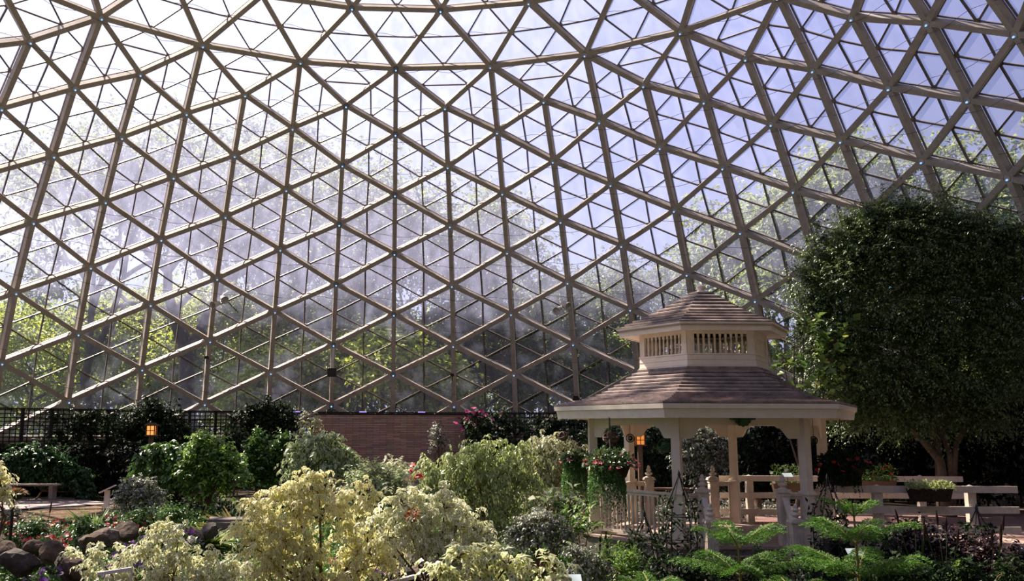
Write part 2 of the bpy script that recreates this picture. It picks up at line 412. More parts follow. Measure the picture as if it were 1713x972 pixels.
# roofs
def hexring(mb, prof, m=0, close=False):
    V = []
    for r, z in prof: V += [gcor(k, r, z) for k in range(6)]
    Fc = [(i*6+k, i*6+(k+1) % 6, (i+1)*6+(k+1) % 6, (i+1)*6+k) for i in range(len(prof)-1) for k in range(6)]
    return mb.add(V, Fc, m)
def roof(name, ctrl, n, parent, t=.052, under=.05):
    rs = np.array([c[0] for c in ctrl]); zs = np.array([c[1] for c in ctrl])
    s = np.concatenate([[0], np.cumsum(np.hypot(np.diff(rs), np.diff(zs)))]); u = np.linspace(0, s[-1], n+1)
    r = np.interp(u, s, rs); z = np.interp(u, s, zs); prof = []
    for i in range(n):
        prof += [(r[i]-.03, z[i]+.012), (r[i]-.03, z[i]+.02), (r[i]+.018, z[i]+.016), (r[i]+.020, z[i]+t), (r[i+1]-.03, z[i+1]+.012)]
    mb = MB(); hexring(mb, prof); hexring(mb, [(a_, b_-under) for a_, b_ in zip(rs[::-1], zs[::-1])])
    return emit(name, mb, M_shin, parent)
roof('lower_roof', [(3.23, 3.245), (2.75, 3.33), (2.30, 3.46), (1.85, 3.70), (1.30, 4.06)], 14, gz)
roof('cupola_roof', [(1.86, 4.88), (1.10, 5.20), (.60, 5.47), (.10, 5.74)], 10, gz)
mb = MB(); hexring(mb, [(3.168, 2.99), (3.20, 3.15), (3.24, 3.16), (3.25, 3.25), (3.13, 3.25), (3.11, 2.99), (3.168, 2.99)]); emit('eave_fascia', mb, M_white, gz)
mb = MB(); hexring(mb, [(3.14, 3.03), (2.30, 3.10), (1.2, 3.13), (1.2, 3.16), (3.13, 3.20)]); emit('soffit', mb, M_white, gz)
mb = MB(); hexring(mb, [(1.811, 4.735), (1.83, 4.86), (1.87, 4.865), (1.875, 4.90), (1.78, 4.90), (1.77, 4.735), (1.811, 4.735)]); emit('cupola_fascia', mb, M_white, gz)
mb = MB(); hexring(mb, [(1.79, 4.75), (1.25, 4.80), (1.25, 4.84), (1.78, 4.88)]); emit('cupola_soffit', mb, M_white, gz)
# cupola drum: lap siding, corner boards, little spindles
cu = MB()
hexring(cu, [(1.42, 3.90), (1.42, 4.06), (1.375, 4.06), (1.40, 4.065), (1.385, 4.17), (1.37, 4.17), (1.395, 4.175), (1.385, 4.27), (1.36, 4.27), (1.40, 4.275), (1.40, 4.305), (1.30, 4.305), (1.30, 3.90)])
hexring(cu, [(1.30, 4.74), (1.30, 4.70), (1.38, 4.70), (1.38, 4.80)])
for k in range(6):
    p, q, q0 = gcor(k, 1.36), gcor(k+1, 1.36), gcor(k-1, 1.36)
    for o_ in (q, q0):
        dd = (o_-p)/np.linalg.norm(o_-p); w = .14
        cu.beam([*(p+dd*w/2)[:2], 4.29], [*(p+dd*w/2)[:2], 4.78], .05, w, up=(*dd[:2], 0))
drum = emit('cupola', cu, M_white, gz)
for k in range(6):
    p, q = gcor(k, 1.34), gcor(k+1, 1.34); mb = MB()
    for i in range(9):
        c = p+(q-p)*(.165+.67*i/8)
        mb.lathe((c[0], c[1], 4.30), [(.028, 0), (.028, .07), (.018, .09), (.026, .17), (.021, .26), (.018, .33), (.028, .345), (.028, .44)], 8)
        emit('spindle', mb, M_white, drum); mb = MB()
mb = MB(); mb.lathe((GC[0], GC[1], 5.70), [(.16, -.02), (.15, .03), (.085, .05), (.075, .08), (.10, .10), (.105, .15), (.06, .18), (0, .185)], 12); emit('finial', mb, M_white2, gz)
# railings
def baluster(mb, x, y, z0, h):
    mb.lathe((x, y, z0), [(.022, 0), (.022, h*.16), (.013, h*.19), (.026, h*.32), (.017, h*.6), (.013, h*.8), (.022, h*.84), (.022, h)], 8)
def railing(a, b, parent, name='railing', z0=DECK, h=.92, zb=None, n=None):
    """a, b: plan points; the rail falls by zb-z0 towards b when zb is given"""
    zb = z0 if zb is None else zb; mb = MB(); L = math.hypot(b[0]-a[0], b[1]-a[1])
    A = np.array([a[0], a[1], z0]); B = np.array([b[0], b[1], zb])
    up = np.array([0, 0, 1.])
    mb.beam(A+up*h, B+up*h, .09, .045); mb.beam(A+up*(h-.05), B+up*(h-.05), .045, .06)
    n = n or max(1, int(L/.118))
    r = emit(name, mb, M_white2, parent); mb = MB(); mb.beam(A+up*.10, B+up*.10, .06, .06); emit('bottom_rail', mb, M_white2, r)
    for i in range(n):
        c = A+(B-A)*(i+.5)/n; bb = MB(); baluster(bb, c[0], c[1], c[2]+.12, h-.19); emit('baluster', bb, M_white2, r)
    return r
fl, fr = gcor(0, 2.44), gcor(1, 2.44)
def newel(x, y, z0, h, w=.19, rz=0):
    mb = MB()
    mb.box((x, y, z0+h/2), (w, w, h), rz); mb.box((x, y, z0+.07), (w+.05, w+.05, .14), rz)
    for s in (-.055, 0, .055): mb.box((x+s, y-w/2-.004, z0+h*.52), (.02, .012, h*.62), rz)
    for s in (-.055, 0, .055): mb.box((x-w/2-.004, y+s, z0+h*.52), (.012, .02, h*.62), rz)
    for z, a in ((h+.012, .26), (h+.04, .23), (h-.05, .215)): mb.box((x, y, z0+z), (a, a, .03), rz)
    n_ = emit('newel', mb, M_white2, gz); f = MB()
    f.lathe((x, y, z0+h+.05), [(.085, 0), (.09, .02), (.05, .035), (.04, .05), (.08, .07), (.085, .10), (.045, .125), (.035, .14), (.062, .16), (.055, .19), (.03, .21), (.04, .235), (.02, .275), (0, .28)], 14)
    emit('finial', f, M_white2, n_, smooth=True); return n_
nx1, nx2 = GX(1177, 17.9, 1.2), GX(1311, 17.9, 1.2)
railing(gcor(-1, 2.40), fl, gz); railing(gcor(-2, 2.40), gcor(-1, 2.40), gz)
railing(fl, (nx1, 17.9), gz, n=3); railing((nx2, 17.9), fr, gz, n=2)
railing(fr, gcor(2, 2.40), gz)
bx1, bx2 = GX(1087, 22.0, 1.5), GX(1194, 22.0, 1.5)
railing(gcor(-2, 2.40), (bx1, 22.05), gz, n=3); railing((bx2, 22.05), gcor(3, 2.40), gz, n=2)
newel(nx1, 17.84, .12, 1.50); newel(nx2, 17.84, .12, 1.50)
newel(bx1, 22.0, DECK, .98); newel(bx2, 22.0, DECK, .98)
lx1, lx2 = GX(1191, 17.05, 1.0), GX(1334, 17.05, 1.0)
newel(lx1, 17.05, 0.0, 1.14, .20); newel(lx2, 17.05, 0.0, 1.14, .20)
for x0, x1 in ((nx1, lx1), (nx2, lx2)):
    mb = MB(); mb.beam((x0, 17.75, 1.50), (x1, 17.15, 1.08), .10, .05); mb.beam((x0, 17.75, .62), (x1, 17.15, .28), .05, .22)
    r = emit('stair_rail', mb, M_white2, gz)
    for i in range(3):
        t = (i+.7)/3.4; bb = MB(); baluster(bb, x0+(x1-x0)*t, 17.75-.6*t, .68-.34*t, .80-.08*t); emit('baluster', bb, M_white2, r)
for i in range(3):
    mb = MB(); y = 17.55-.28*i; z = DECK-.16*(i+1)
    mb.box(((nx1+nx2)/2, y, z-.02), (nx2-nx1-.1, .34, .04)); emit('step', mb, M_deckw, gz)
    mb = MB(); mb.box(((nx1+nx2)/2, y-.13, z/2-.02), (nx2-nx1-.1, .02, z-.04)); emit('riser', mb, M_white2, gz)
# carved leaf plaque over the entrance
mb = MB(); p = at(1243, 703, 17.78)
M_gleaf = mat('green_ornament', (.05, .12, .04), .5, .4, noise=.4, nscale=30)
for i in range(7):
    a = R(-110+i*36.7); d = np.array([math.sin(a), 0, -math.cos(a)*.8+.25])*.11
    mb.lathe(p+np.array([d[0], -.02, d[2]]), [(0, -.02), (.05, 0), (0, .02)], 7, ax=Matrix.Rotation(R(90), 3, 'X'))
for s in (-1, 1): mb.beam(p+np.array([0, -.02, .03]), p+np.array([s*.24, -.01, .06]), .04, .06)
mb.lathe(p+np.array([0, -.03, 0]), [(.09, -.05), (.08, .05), (0, .07)], 9, ax=Matrix.Rotation(R(90), 3, 'X'))
tag(emit('leaf_plaque', mb, M_gleaf, base=tuple(p)), 'green leaf-shaped plaque fixed over the front opening of the gazebo', 'plaque')

# ------------------------------------------------------------------ ground, paths, terrace
M_soil = mat('dark_soil', (.055, .04, .03), .95, .1, noise=.5, nscale=9, bump=.6)
gx = np.linspace(-24, 24, 97); gy = np.linspace(-3, 42, 91); V = []; Fc = []
rg = np.random.default_rng(5)
for y in gy:
    for x in gx: V.append((x, y, ground(x, y)-.01))
nx_ = len(gx)
for j in range(len(gy)-1):
    for i in range(nx_-1):
        xm, ym = gx[i]+.25-AX[0], gy[j]+.25-AX[1]
        if xm*xm+ym*ym < 21.6**2: Fc.append((j*nx_+i, j*nx_+i+1, (j+1)*nx_+i+1, (j+1)*nx_+i))
mb = MB(); mb.add(V, Fc); tag(emit('floor', mb, M_soil), None, kind='structure')
def patch(name, poly, z, m, zt=.06):
    mb = MB(); mb.prism(poly, z-zt, z); return tag(emit(name, mb, m), None, kind='structure')
def slope_patch(name, pts, m, w, lift=.02):
    """a ribbon path following plan points"""
    V = []; pts = np.array(pts, float); t = np.gradient(pts, axis=0); t /= np.linalg.norm(t, axis=1)[:, None]
    for p_, t_ in zip(pts, t):
        n_ = np.array([-t_[1], t_[0]])
        for s in (-.5, -.25, 0, .25, .5): q = p_+n_*w*s; V.append((q[0], q[1], ground(*q)+lift))
    Fc = [(i*5+j, i*5+j+1, i*5+j+6, i*5+j+5) for i in range(len(pts)-1) for j in range(4)]
    mb = MB(); mb.add(V, Fc); return tag(emit(name, mb, m), None, kind='structure')
M_path = mat('pale_path', (.34, .28, .27), .85, .2, noise=.25, nscale=4, bump=.2)
M_mulch = mat('leaf_mulch', (.26, .17, .11), .95, .1, noise=.75, nscale=22, bump=.8)
def arc(rad, a0, a1, n=24): return [(AX[0]+rad*math.sin(a), AX[1]+rad*math.cos(a)) for a in np.linspace(R(a0), R(a1), n)]
slope_patch('path', arc(15.3, -95, -43, 20), M_path, 4.6)
slope_patch('path.001', [(-13.5, 23.4), (-11.4, 24.6), (-9.6, 26.3), (-9.2, 28)], M_mulch, 2.2, .035)
def brickmat(name, c1, c2, mo, scale, rot=0, rough=.85, bw=.5, rh=.25, ms=.02, squash=1.0, coord='Position'):
    m = bpy.data.materials.new(name); m.use_nodes = True; t = m.node_tree; b = t.nodes['Principled BSDF']
    g = nn(t, 'ShaderNodeNewGeometry'); mp = nn(t, 'ShaderNodeMapping'); mp.inputs['Rotation'].default_value = rot if rot else (0, 0, 0)
    t.links.new(g.outputs['Position'], mp.inputs[0])
    br = nn(t, 'ShaderNodeTexBrick', Scale=scale); br.inputs['Color1'].default_value = (*c1, 1); br.inputs['Color2'].default_value = (*c2, 1); br.inputs['Mortar'].default_value = (*mo, 1)
    br.inputs['Mortar Size'].default_value = ms; br.inputs['Brick Width'].default_value = bw; br.inputs['Row Height'].default_value = rh
    t.links.new(mp.outputs[0], br.inputs['Vector'])
    nz = nn(t, 'ShaderNodeTexNoise', Scale=3.0, Detail=5.0); t.links.new(mp.outputs[0], nz.inputs['Vector'])
    mx = nn(t, 'ShaderNodeMix', _data_type='RGBA', _blend_type='MULTIPLY'); mx.inputs[0].default_value = .5
    t.links.new(br.outputs[0], mx.inputs[6]); t.links.new(nz.outputs['Color'], mx.inputs[7]); t.links.new(mx.outputs[2], b.inputs['Base Color'])
    bp = nn(t, 'ShaderNodeBump', Strength=.5, Distance=.03); t.links.new(br.outputs['Fac'], bp.inputs['Height']); bp.invert = True; t.links.new(bp.outputs[0], b.inputs['Normal'])
    b.inputs['Roughness'].default_value = rough; return m
M_brick = brickmat('brick_paving', (.36, .19, .155), (.27, .15, .13), (.12, .09, .08), 3.0)
patch('floor_terrace', [(11.2, 18.1), (19.0, 18.1), (19.0, 27.5), (7.0, 27.5), (7.0, 22.8), (11.2, 22.8)], .62, M_brick, .6)
mb = MB(); mb.box((15.1, 18.0, .45), (7.8, .16, .42)); tag(emit('trim_2', mb, mat('kerb_paint', (.42, .36, .34), .8, noise=.2)), None, kind='structure')
# walkway from the gazebo to the terrace, with its two post and rail fences
wk = thing('walkway', (9.4, 20.3, ground(9.4, 20.3)), 'low brown boarded walkway leading from the gazebo towards the brick terrace', 'walkway')
mb = MB(); mb.box((9.55, 20.45, .60), (3.5, 4.1, .06))
emit('boards', mb, M_deckw, wk)
for y in (18.42, 22.48):
    mb = MB(); mb.box((9.55, y, .50), (3.5, .06, .24)); emit('edge_board', mb, M_white2, wk)
def fence(x0, x1, y, posts, label, y1=None):
    t = thing('rail_fence', (x0, y, .62), label, 'fence')
    y1 = y if y1 is None else y1
    for z in (1.64, 1.25, .87):
        mb = MB(); mb.beam((x0, y-.06, z), (x1, y1-.06, z), .045, .13); emit('rail', mb, M_white2, t)
    for px in posts:
        x = px; yy = y+(y1-y)*(x-x0)/(x1-x0); mb = MB(); mb.box((x, yy+.04, .62+.54), (.16, .14, 1.08))
        V = [(x-.10, yy-.05, 1.70), (x+.10, yy-.05, 1.70), (x+.10, yy+.13, 1.70), (x-.10, yy+.13, 1.70), (x-.10, yy-.05, 1.67), (x+.10, yy-.05, 1.67), (x+.10, yy+.13, 1.67), (x-.10, yy+.13, 1.67), (x, yy+.04, 1.73)]
        mb.add(V, [(3, 2, 1, 0), (0, 1, 5, 4), (1, 2, 6, 5), (2, 3, 7, 6), (3, 0, 4, 7), (4, 5, 8), (5, 6, 8), (6, 7, 8), (7, 4, 8)])
        emit('post', mb, M_white2, t)
    return t
fence(GX(1400, 18.6), GX(1705, 18.6), 18.6, [GX(1473, 18.6), GX(1630, 18.6)], 'nearer pale wooden rail fence with a dark trough hung on it')
fence(GX(1205, 22.6), GX(1613, 22.6), 22.6, [GX(1257, 22.6), GX(1408, 22.6), GX(1545, 22.6)], 'farther pale wooden rail fence running on behind the gazebo')
# ------------------------------------------------------------------ perimeter fence and stone wall
M_dark = mat('dark_stained_wood', (.030, .024, .022), .7, .25, noise=.3, nscale=6)
M_dark2 = mat('brown_wood', (.16, .095, .06), .65, .3, noise=.35, nscale=6, stretch=(1, 1, 6))
RF = 19.35
def pol(a, r=RF, z=0): a = R(a); return np.array([AX[0]+r*math.sin(a), AX[1]+r*math.cos(a), z])
pf = thing('trellis_fence', tuple(pol(0, RF, .5)), 'long dark slatted trellis fence curving along the foot of the dome', 'fence')
angs = np.arange(-66, 75.1, 3.0)
for i, a in enumerate(angs):
    mb = MB(); p = pol(a); mb.box((p[0], p[1], 1.95), (.11, .11, 3.0), R(-a)); emit('post', mb, M_dark, pf)
for i in range(len(angs)-1):
    a, b = pol(angs[i]), pol(angs[i+1]); mb = MB()
    z = 3.40
    while z > .7:
        mb.beam([a[0], a[1], z], [b[0], b[1], z], .03, .035 if z > 2.3 else .115); z -= .135
    for t in (.2, .4, .6, .8): c = a+(b-a)*t; mb.beam([c[0], c[1], .55], [c[0], c[1], 3.42], .03, .025, up=(0, 1, 0))
    emit('slat_panel', mb, M_dark, pf)
mb = MB()
for i in range(len(angs)-1):
    a, b = pol(angs[i]), pol(angs[i+1]); mb.beam([a[0], a[1], 3.45], [b[0], b[1], 3.45], .14, .05)
emit('cap_rail', mb, M_dark, pf)
M_stone = brickmat('stacked_stone', (.78, .50, .38), (.46, .29, .23), (.25, .16, .13), 1.0, rot=(R(90), 0, 0), bw=.50, rh=.062, ms=.010)
sw = thing('stone_screen_wall', (GX(653, 34.6), 34.7, .5), 'free-standing brown screen wall of thin stacked stone in front of the dome', 'wall')
x0, x1 = GX(527, 34.5, 2.5), GX(779, 34.5, 2.5); zt = GZ(694.5, 34.5)
mb = MB(); mb.box(((x0+x1)/2, 34.65, (zt+.4)/2), (x1-x0, .3, zt-.4)); emit('stone_face', mb, M_stone, sw)
mb = MB(); mb.box(((x0+x1)/2, 34.65, zt+.02), (x1-x0+.02, .34, .04)); emit('coping', mb, M_dark, sw)
M_violet = mat('violet_lamp', (.2, .1, .4), .4, emit_=((.5, .3, 1.0), 1.3))
for px, lab in ((284, 'small violet accent light on the fence above the left vine hedge'), (497, 'small violet accent light on the fence left of the stone wall'), (608, 'small violet accent light on the stone wall, left of its middle'), (706, 'small violet accent light on the stone wall, right of its middle')):
    D = 34.6 if px > 520 else 36.6
    p = at(px, 690.5, D); mb = MB(); mb.box(p+np.array([0, 0, -.02]), (.22, .14, .04)); 
    o = thing('accent_light', tuple(p), lab, 'light'); emit('housing', mb, M_black, o)
    mb = MB(); mb.box(p+np.array([0, -.02, .02]), (.26, .10, .03)); emit('lamp', mb, M_violet, o)

# ------------------------------------------------------------------ lights and speakers fixed to the dome
M_fix = mat('white_fixture', (.6, .58, .56), .4, .5)
for px, py, D, lab in ((368, 505, 37.5, 'pair of white spotlights on the dome net above the left trees'), (940, 513, 37.0, 'pair of white spotlights on the dome net left of the gazebo roof')):
    p = at(px, py, D); o = thing('spotlight', tuple(p), lab, 'spotlight')
    mb = MB(); mb.tube([p+[0, .0, -.1], p+[0, .5, .35], p+[0, 1.3, .6]], .03, 6); emit('bracket', mb, M_fix, o)
    for s in (-1, 1):
        q = p+np.array([s*.16, -.05, -.02+s*.10]); rot = (Matrix.Rotation(R(s*35), 3, 'Z') @ Matrix.Rotation(R(115), 3, 'X'))
        mb = MB(); mb.lathe(q, [(.04, -.22), (.10, -.18), (.12, 0), (.17, .16), (.16, .17), (.10, .05), (0, .04)], 12, ax=rot); emit('lamp_head', mb, M_fix, o)
p = at(556, 624, 38.6); o = thing('speaker', tuple(p), 'square black loudspeaker hung on the dome net above the stone wall', 'speaker')
mb = MB(); mb.box(p, (.36, .26, .34)); emit('cabinet', mb, M_black, o)
mb = MB(); mb.box(p+[0, -.14, 0], (.30, .02, .28)); emit('grille', mb, mat('speaker_grille', (.04, .04, .042), .6), o)
mb = MB(); mb.beam(p+[0, 0, .17], p+[0, .25, 1.0], .10, .06, up=(0, 1, 0)); mb.beam(p+[0, .1, 0], p+[0, .9, 0], .06, .06); emit('bracket', mb, M_fix, o)
for px, py, D, lab in ((449, 667, 38.7, 'small black floodlight low on the dome net left of the stone wall'), (964, 667, 37.6, 'small black floodlight low on the dome net beside the gazebo eave'), (757, 628, 38.9, 'tiny dark floodlight on the dome net above the stone wall'), (346, 600, 38.0, 'tiny dark floodlight on the dome net above the left hedge')):
    p = at(px, py, D-(.3 if 'tiny' in lab else 0)); k = .6 if 'tiny' in lab else 1
    o = thing('floodlight', tuple(p), lab, 'floodlight')
    mb = MB(); mb.box(p, (.26*k, .18, .13*k)); mb.box(p+[0, .02, .09*k], (.20*k, .12, .07*k)); emit('housing', mb, M_black, o)
    mb = MB(); mb.tube([p+[0, .05, 0], p+[0, .45, -.03]], .025, 6); mb.tube([p+[0, 0, -.05], p+[0, 0, -.25]], .02, 6); emit('bracket', mb, M_black, o)

# ------------------------------------------------------------------ lanterns, sign, benches, bridge
M_lampw = mat('lit_lantern_glass', (.9, .4, .12), .4, emit_=((1.0, .36, .09), 1.3))
M_lampd = mat('amber_lantern_glass', (.8, .3, .08), .4, emit_=((1.0, .33, .06), .7))
def lantern(px, py, D, lab, lit):
    p = at(px, py, D); g = .5; o = thing('lantern_post', (p[0], p[1], g), lab, 'lantern')
    mb = MB(); mb.beam([p[0], p[1], g], [p[0], p[1], p[2]-.16], .12, .12, up=(0, 1, 0)); emit('post', mb, M_dark2, o)
    mb = MB(); mb.box(p+[0, 0, -.14], (.30, .30, .04)); mb.box(p+[0, 0, .16], (.32, .32, .05)); mb.box(p+[0, 0, .20], (.2, .2, .04))
    for a in (-1, 1):
        for b in (-1, 1): mb.box(p+np.array([a*.115, b*.115, 0]), (.025, .025, .28))
        mb.box(p+np.array([0, a*.12, 0]), (.018, .018, .28)); mb.box(p+np.array([0, a*.12, 0]), (.23, .018, .018))
        mb.box(p+np.array([a*.12, 0, 0]), (.018, .018, .28))
    emit('frame', mb, M_dark2, o)
    mb = MB(); mb.box(p, (.20, .20, .26)); emit('lamp_glass', mb, M_lampw if lit else M_lampd, o)
lantern(254.5, 722, 27, 'lit amber lantern on a wooden post in front of the left hedge', True)
lantern(1071, 735, 25.5, 'amber lantern on a brown post seen through the gazebo', False)
M_sign = mat('pale_sign', (.85, .80, .76), .5, .4)
p = at(181, 822, 26.5); o = thing('lectern_sign', (p[0], p[1], ground(p[0], p[1])), 'slanted white lectern sign on a post beside the left path', 'sign')
mb = MB(); mb.beam([p[0], p[1], ground(p[0], p[1])-.02], [p[0], p[1], p[2]], .13, .10, up=(0, 1, 0)); emit('post', mb, M_sign, o)
mb = MB(); mb.beam(p+[-.19, -.03, -.06], p+[.20, .03, .13], .34, .035); emit('board', mb, M_sign, o)
M_seat = mat('grey_weathered_wood', (.22, .18, .16), .7, .3, noise=.35, nscale=6, stretch=(5, 1, 1))
def bench(px0, px1, py, D, lab, h=.45, dp=.40, m=None):
    z = GZ(py, D); x0, x1 = GX(px0, D, z), GX(px1, D, z); g = z-h
    o = thing('bench', ((x0+x1)/2, D, g), lab, 'bench'); m = m or M_seat
    for i in range(3):
        mb = MB(); mb.box(((x0+x1)/2, D-dp/3+i*dp/3, z-.025), (x1-x0, dp/3-.012, .05)); emit('plank', mb, m, o)
    for s in (.12, .88):
        mb = MB(); mb.box((x0+(x1-x0)*s, D, g+(h-.05)/2), (.12, dp*.8, h-.05)); emit('leg', mb, m, o)
    return o
bench(10, 101, 812, 29.4, 'long low wooden bench beside the path at the far left')
bench(1085, 1152, 815, 25.2, 'dark wooden bench seen through the left bay of the gazebo', m=M_dark2)
bench(1262, 1312, 828, 25.0, 'dark wooden bench seen through the entrance of the gazebo', m=M_dark2)
br = thing('footbridge', (GX(405, 20.5), 20.5, .1), 'low plank footbridge behind the big yellow variegated tree', 'bridge')
for i in range(3):
    mb = MB(); z = .82; mb.box((GX(402, 20.9-.2*i, z), 21.0-.2*i, z), (1.35, .17, .05)); emit('plank', mb, M_seat, br)
for y in (21.0, 20.4):
    mb = MB(); mb.box((GX(402, y, .7), y, .72), (1.4, .06, .14)); emit('side_beam', mb, M_seat, br)
    for s in (-.6, .6):
        mb = MB(); mb.box((GX(402, y, .7)+s, y, .35), (.1, .1, .62)); emit('leg', mb, M_dark2, br)

# ------------------------------------------------------------------ plant tools
def leafmesh(name, P, X, N, size, mtl, parent, wid=.25, fold=.10, droop=.15, rng=None, rnd=None, simple=False):
    """P: bases, X: leaf directions, N: face normals, size: lengths; one mesh of separate leaves"""
    n = len(P)
    if n == 0: return None
    X = X/(np.linalg.norm(X, axis=1)[:, None]+1e-9); Y = np.cross(N, X); Y /= np.linalg.norm(Y, axis=1)[:, None]+1e-9; N = np.cross(X, Y)
    size = np.broadcast_to(size, (n,))[:, None]
    if simple:
        T = np.array([[0, 0, 0], [.45, wid, fold], [1, 0, -droop], [.45, -wid, fold]]); rim = np.array([1, 1, 1, 1.]); tri = np.array([[0, 2, 1], [0, 3, 2]])
    else:
        T = np.array([[0, 0, 0], [.42, wid, fold], [.5, 0, 0], [.42, -wid, fold], [1, 0, -droop]]); rim = np.array([.8, 1, 0, 1, 1.]); tri = np.array([[0, 2, 1], [0, 3, 2], [1, 2, 4], [2, 3, 4]])
    k = len(T); V = P[:, None, :]+size[:, :, None]*(T[None, :, 0:1]*X[:, None, :]+T[None, :, 1:2]*Y[:, None, :]+T[None, :, 2:3]*N[:, None, :])
    Fi = (np.arange(n)[:, None, None]*k+tri[None]).reshape(-1)
    org = origin(parent) if parent is not None else np.zeros(3)
    me = bpy.data.meshes.new(name); nv, nf = n*k, n*len(tri)
    me.vertices.add(nv); me.vertices.foreach_set('co', (V.reshape(-1, 3)-org).astype(np.float32).ravel())
    me.loops.add(nf*3); me.loops.foreach_set('vertex_index', Fi.astype(np.int32))
    me.polygons.add(nf); me.polygons.foreach_set('loop_start', np.arange(0, nf*3, 3, dtype=np.int32))
    me.update(calc_edges=True)
    r = rnd if rnd is not None else (rng or np.random.default_rng(1)).random(n)
    a = me.attributes.new('rnd', 'FLOAT', 'POINT'); a.data.foreach_set('value', np.repeat(r, k).astype(np.float32))
    a = me.attributes.new('rim', 'FLOAT', 'POINT'); a.data.foreach_set('value', np.tile(rim, n).astype(np.float32))
    return link(name, me, mtl, parent)
def unit(rng, n):
    u = rng.normal(size=(n, 3)); return u/np.linalg.norm(u, axis=1)[:, None]
def sprig_leaves(rng, O, Dr, L, nl, leaf, droop=.5, hang=.5, side=.8, jit=.35):
    """leaves set alternately along arching sprigs that start at O"""
    n = len(O); t = (np.arange(nl)+.6)/nl
    L = (L*(.6+.8*rng.random(n)))[:, None, None]
    dn = np.array([0, 0, -1.])
    P = O[:, None]+Dr[:, None]*L*t[None, :, None]+dn*droop*L*(t**2)[None, :, None]
    Tn = Dr[:, None]+dn*2*droop*t[None, :, None]; Tn = Tn/np.linalg.norm(Tn, axis=2)[:, :, None]
    Sd = np.cross(Tn, np.broadcast_to([0, 0, 1.], Tn.shape)); Sd /= np.linalg.norm(Sd, axis=2)[:, :, None]+1e-6
    sg = np.where(np.arange(nl) % 2, 1, -1)[None, :, None]
    X = Tn*.6+Sd*sg*side+dn*hang+rng.normal(size=P.shape)*jit
    N = np.array([0, 0, 1.])+Dr[:, None]*.5+rng.normal(size=P.shape)*jit
    s = leaf*(.65+.6*rng.random(n*nl))
    return P.reshape(-1, 3), X.reshape(-1, 3), N.reshape(-1, 3), s
def blobs_px(bl, D, dd=.7):
    """(px, py, radius px[, depth shift in metres, squash]) -> world ellipsoids at depth D"""
    out = []
    for b in bl:
        s = b[3] if len(b) > 3 else 0; q = b[4] if len(b) > 4 else 1
        c = at(b[0], b[1], D+s); r = b[2]*(D+s)/F; out.append((c, np.array([r, r*dd, r*q])))
    return out
def blob_origins(rng, bl, n, inner=.55):
    w = np.array([(r.prod())**(2/3) for c, r in bl]); k = rng.choice(len(bl), n, p=w/w.sum())
    C = np.array([c for c, r in bl])[k]; Rr = np.array([r for c, r in bl])[k]; u = unit(rng, n)
    u[:, 2] = np.where(u[:, 2] < -.5, -u[:, 2], u[:, 2])
    d = (inner+(1-inner)*rng.random(n)); d = np.where(rng.random(n) < .16, 1+.42*rng.random(n), d)[:, None]
    return C+u*Rr*d, u
def area(bl): return sum(4*PI*(r.prod())**(2/3) for c, r in bl)
M_twig = mat('brown_twig', (.16, .10, .06), .8, .2, noise=.3, nscale=8)
M_otwig = mat('orange_twig', (.32, .15, .05), .8, .2, noise=.3, nscale=8)
M_bark = mat('grey_brown_bark', (.13, .10, .085), .9, .15, noise=.45, nscale=5, bump=.6)
SEED = [10]
def shrub(name, label, cat, D, px, bl, mtl, leaf=.08, cover=2.2, sl=.35, nl=7, wid=.25, droop=.5, hang=.5, stem=None, sr=.03, g=None, group=None, inner=.5, dd=.7, up=.25, simple=False, jit=.35, world=False, fold=.1, nmax=60000):
    SEED[0] += 1; rng = np.random.default_rng(SEED[0])
    B = bl if world else blobs_px(bl, D, dd)
    bx = px if world else GX(px, D, 0.5); gz_ = ground(bx, D) if g is None else g
    o = thing(name, (bx, D, gz_), label, cat, group)
    n = int(min(nmax, cover*area(B)/(leaf*leaf*wid*1.4))/nl)+3
    O, u = blob_origins(rng, B, n, inner); Dr = u+np.array([0, 0, up])+rng.normal(size=u.shape)*.3; Dr /= np.linalg.norm(Dr, axis=1)[:, None]
    O = O-Dr*sl*.35
    P, X, N, s = sprig_leaves(rng, O, Dr, sl, nl, leaf, droop, hang, jit=jit)
    k = P[:, 2] > gz_+.01; P, X, N, s = P[k], X[k], N[k], s[k]
    leafmesh('foliage', P, X, N, s, mtl, o, wid=wid, rng=rng, simple=simple, fold=fold)
    mb = MB(); root = np.array([bx, D, gz_-.03]); big = sorted(B, key=lambda q: -q[1].prod())[:10]
    fork = root+(np.mean([c for c, r in big], axis=0)-root)*np.array([.35, .35, .35])
    mb.tube([root, (root+fork)/2+[.02, 0, 0], fork], [sr*1.3, sr*1.1, sr], 7)
    for c, r in big:
        m_ = fork+(c-fork)*.5+rng.normal(size=3)*.08; mb.tube([fork, m_, c], [sr*.8, sr*.55, sr*.3], 5)
        for q in range(4):
            e = c+unit(rng, 1)[0]*r*.8; mb.tube([c, (c+e)/2+rng.normal(size=3)*.03, e], [sr*.3, sr*.22, sr*.1], 4)
    emit('stem', mb, stem or M_twig, o)
    return o
L_cream = leafmat('cream_variegated_leaf', (.26, .36, .07), (.56, .60, .22), rim=(.92, .86, .50), trans=.46, rough=.38, spec=.5)
L_cream2 = leafmat('pale_variegated_leaf', (.14, .26, .06), (.46, .54, .22), rim=(.86, .84, .58), trans=.44, rough=.36, spec=.5)
L_fig = leafmat('yellow_green_fig_leaf', (.08, .16, .03), (.28, .38, .10), rim=(.42, .48, .20), trans=.38, rough=.32, spec=.5, c3=(.6, .5, .12))
L_fig2 = leafmat('pale_fig_leaf', (.12, .17, .06), (.36, .38, .18), rim=(.5, .5, .3), trans=.4, rough=.35, spec=.5)
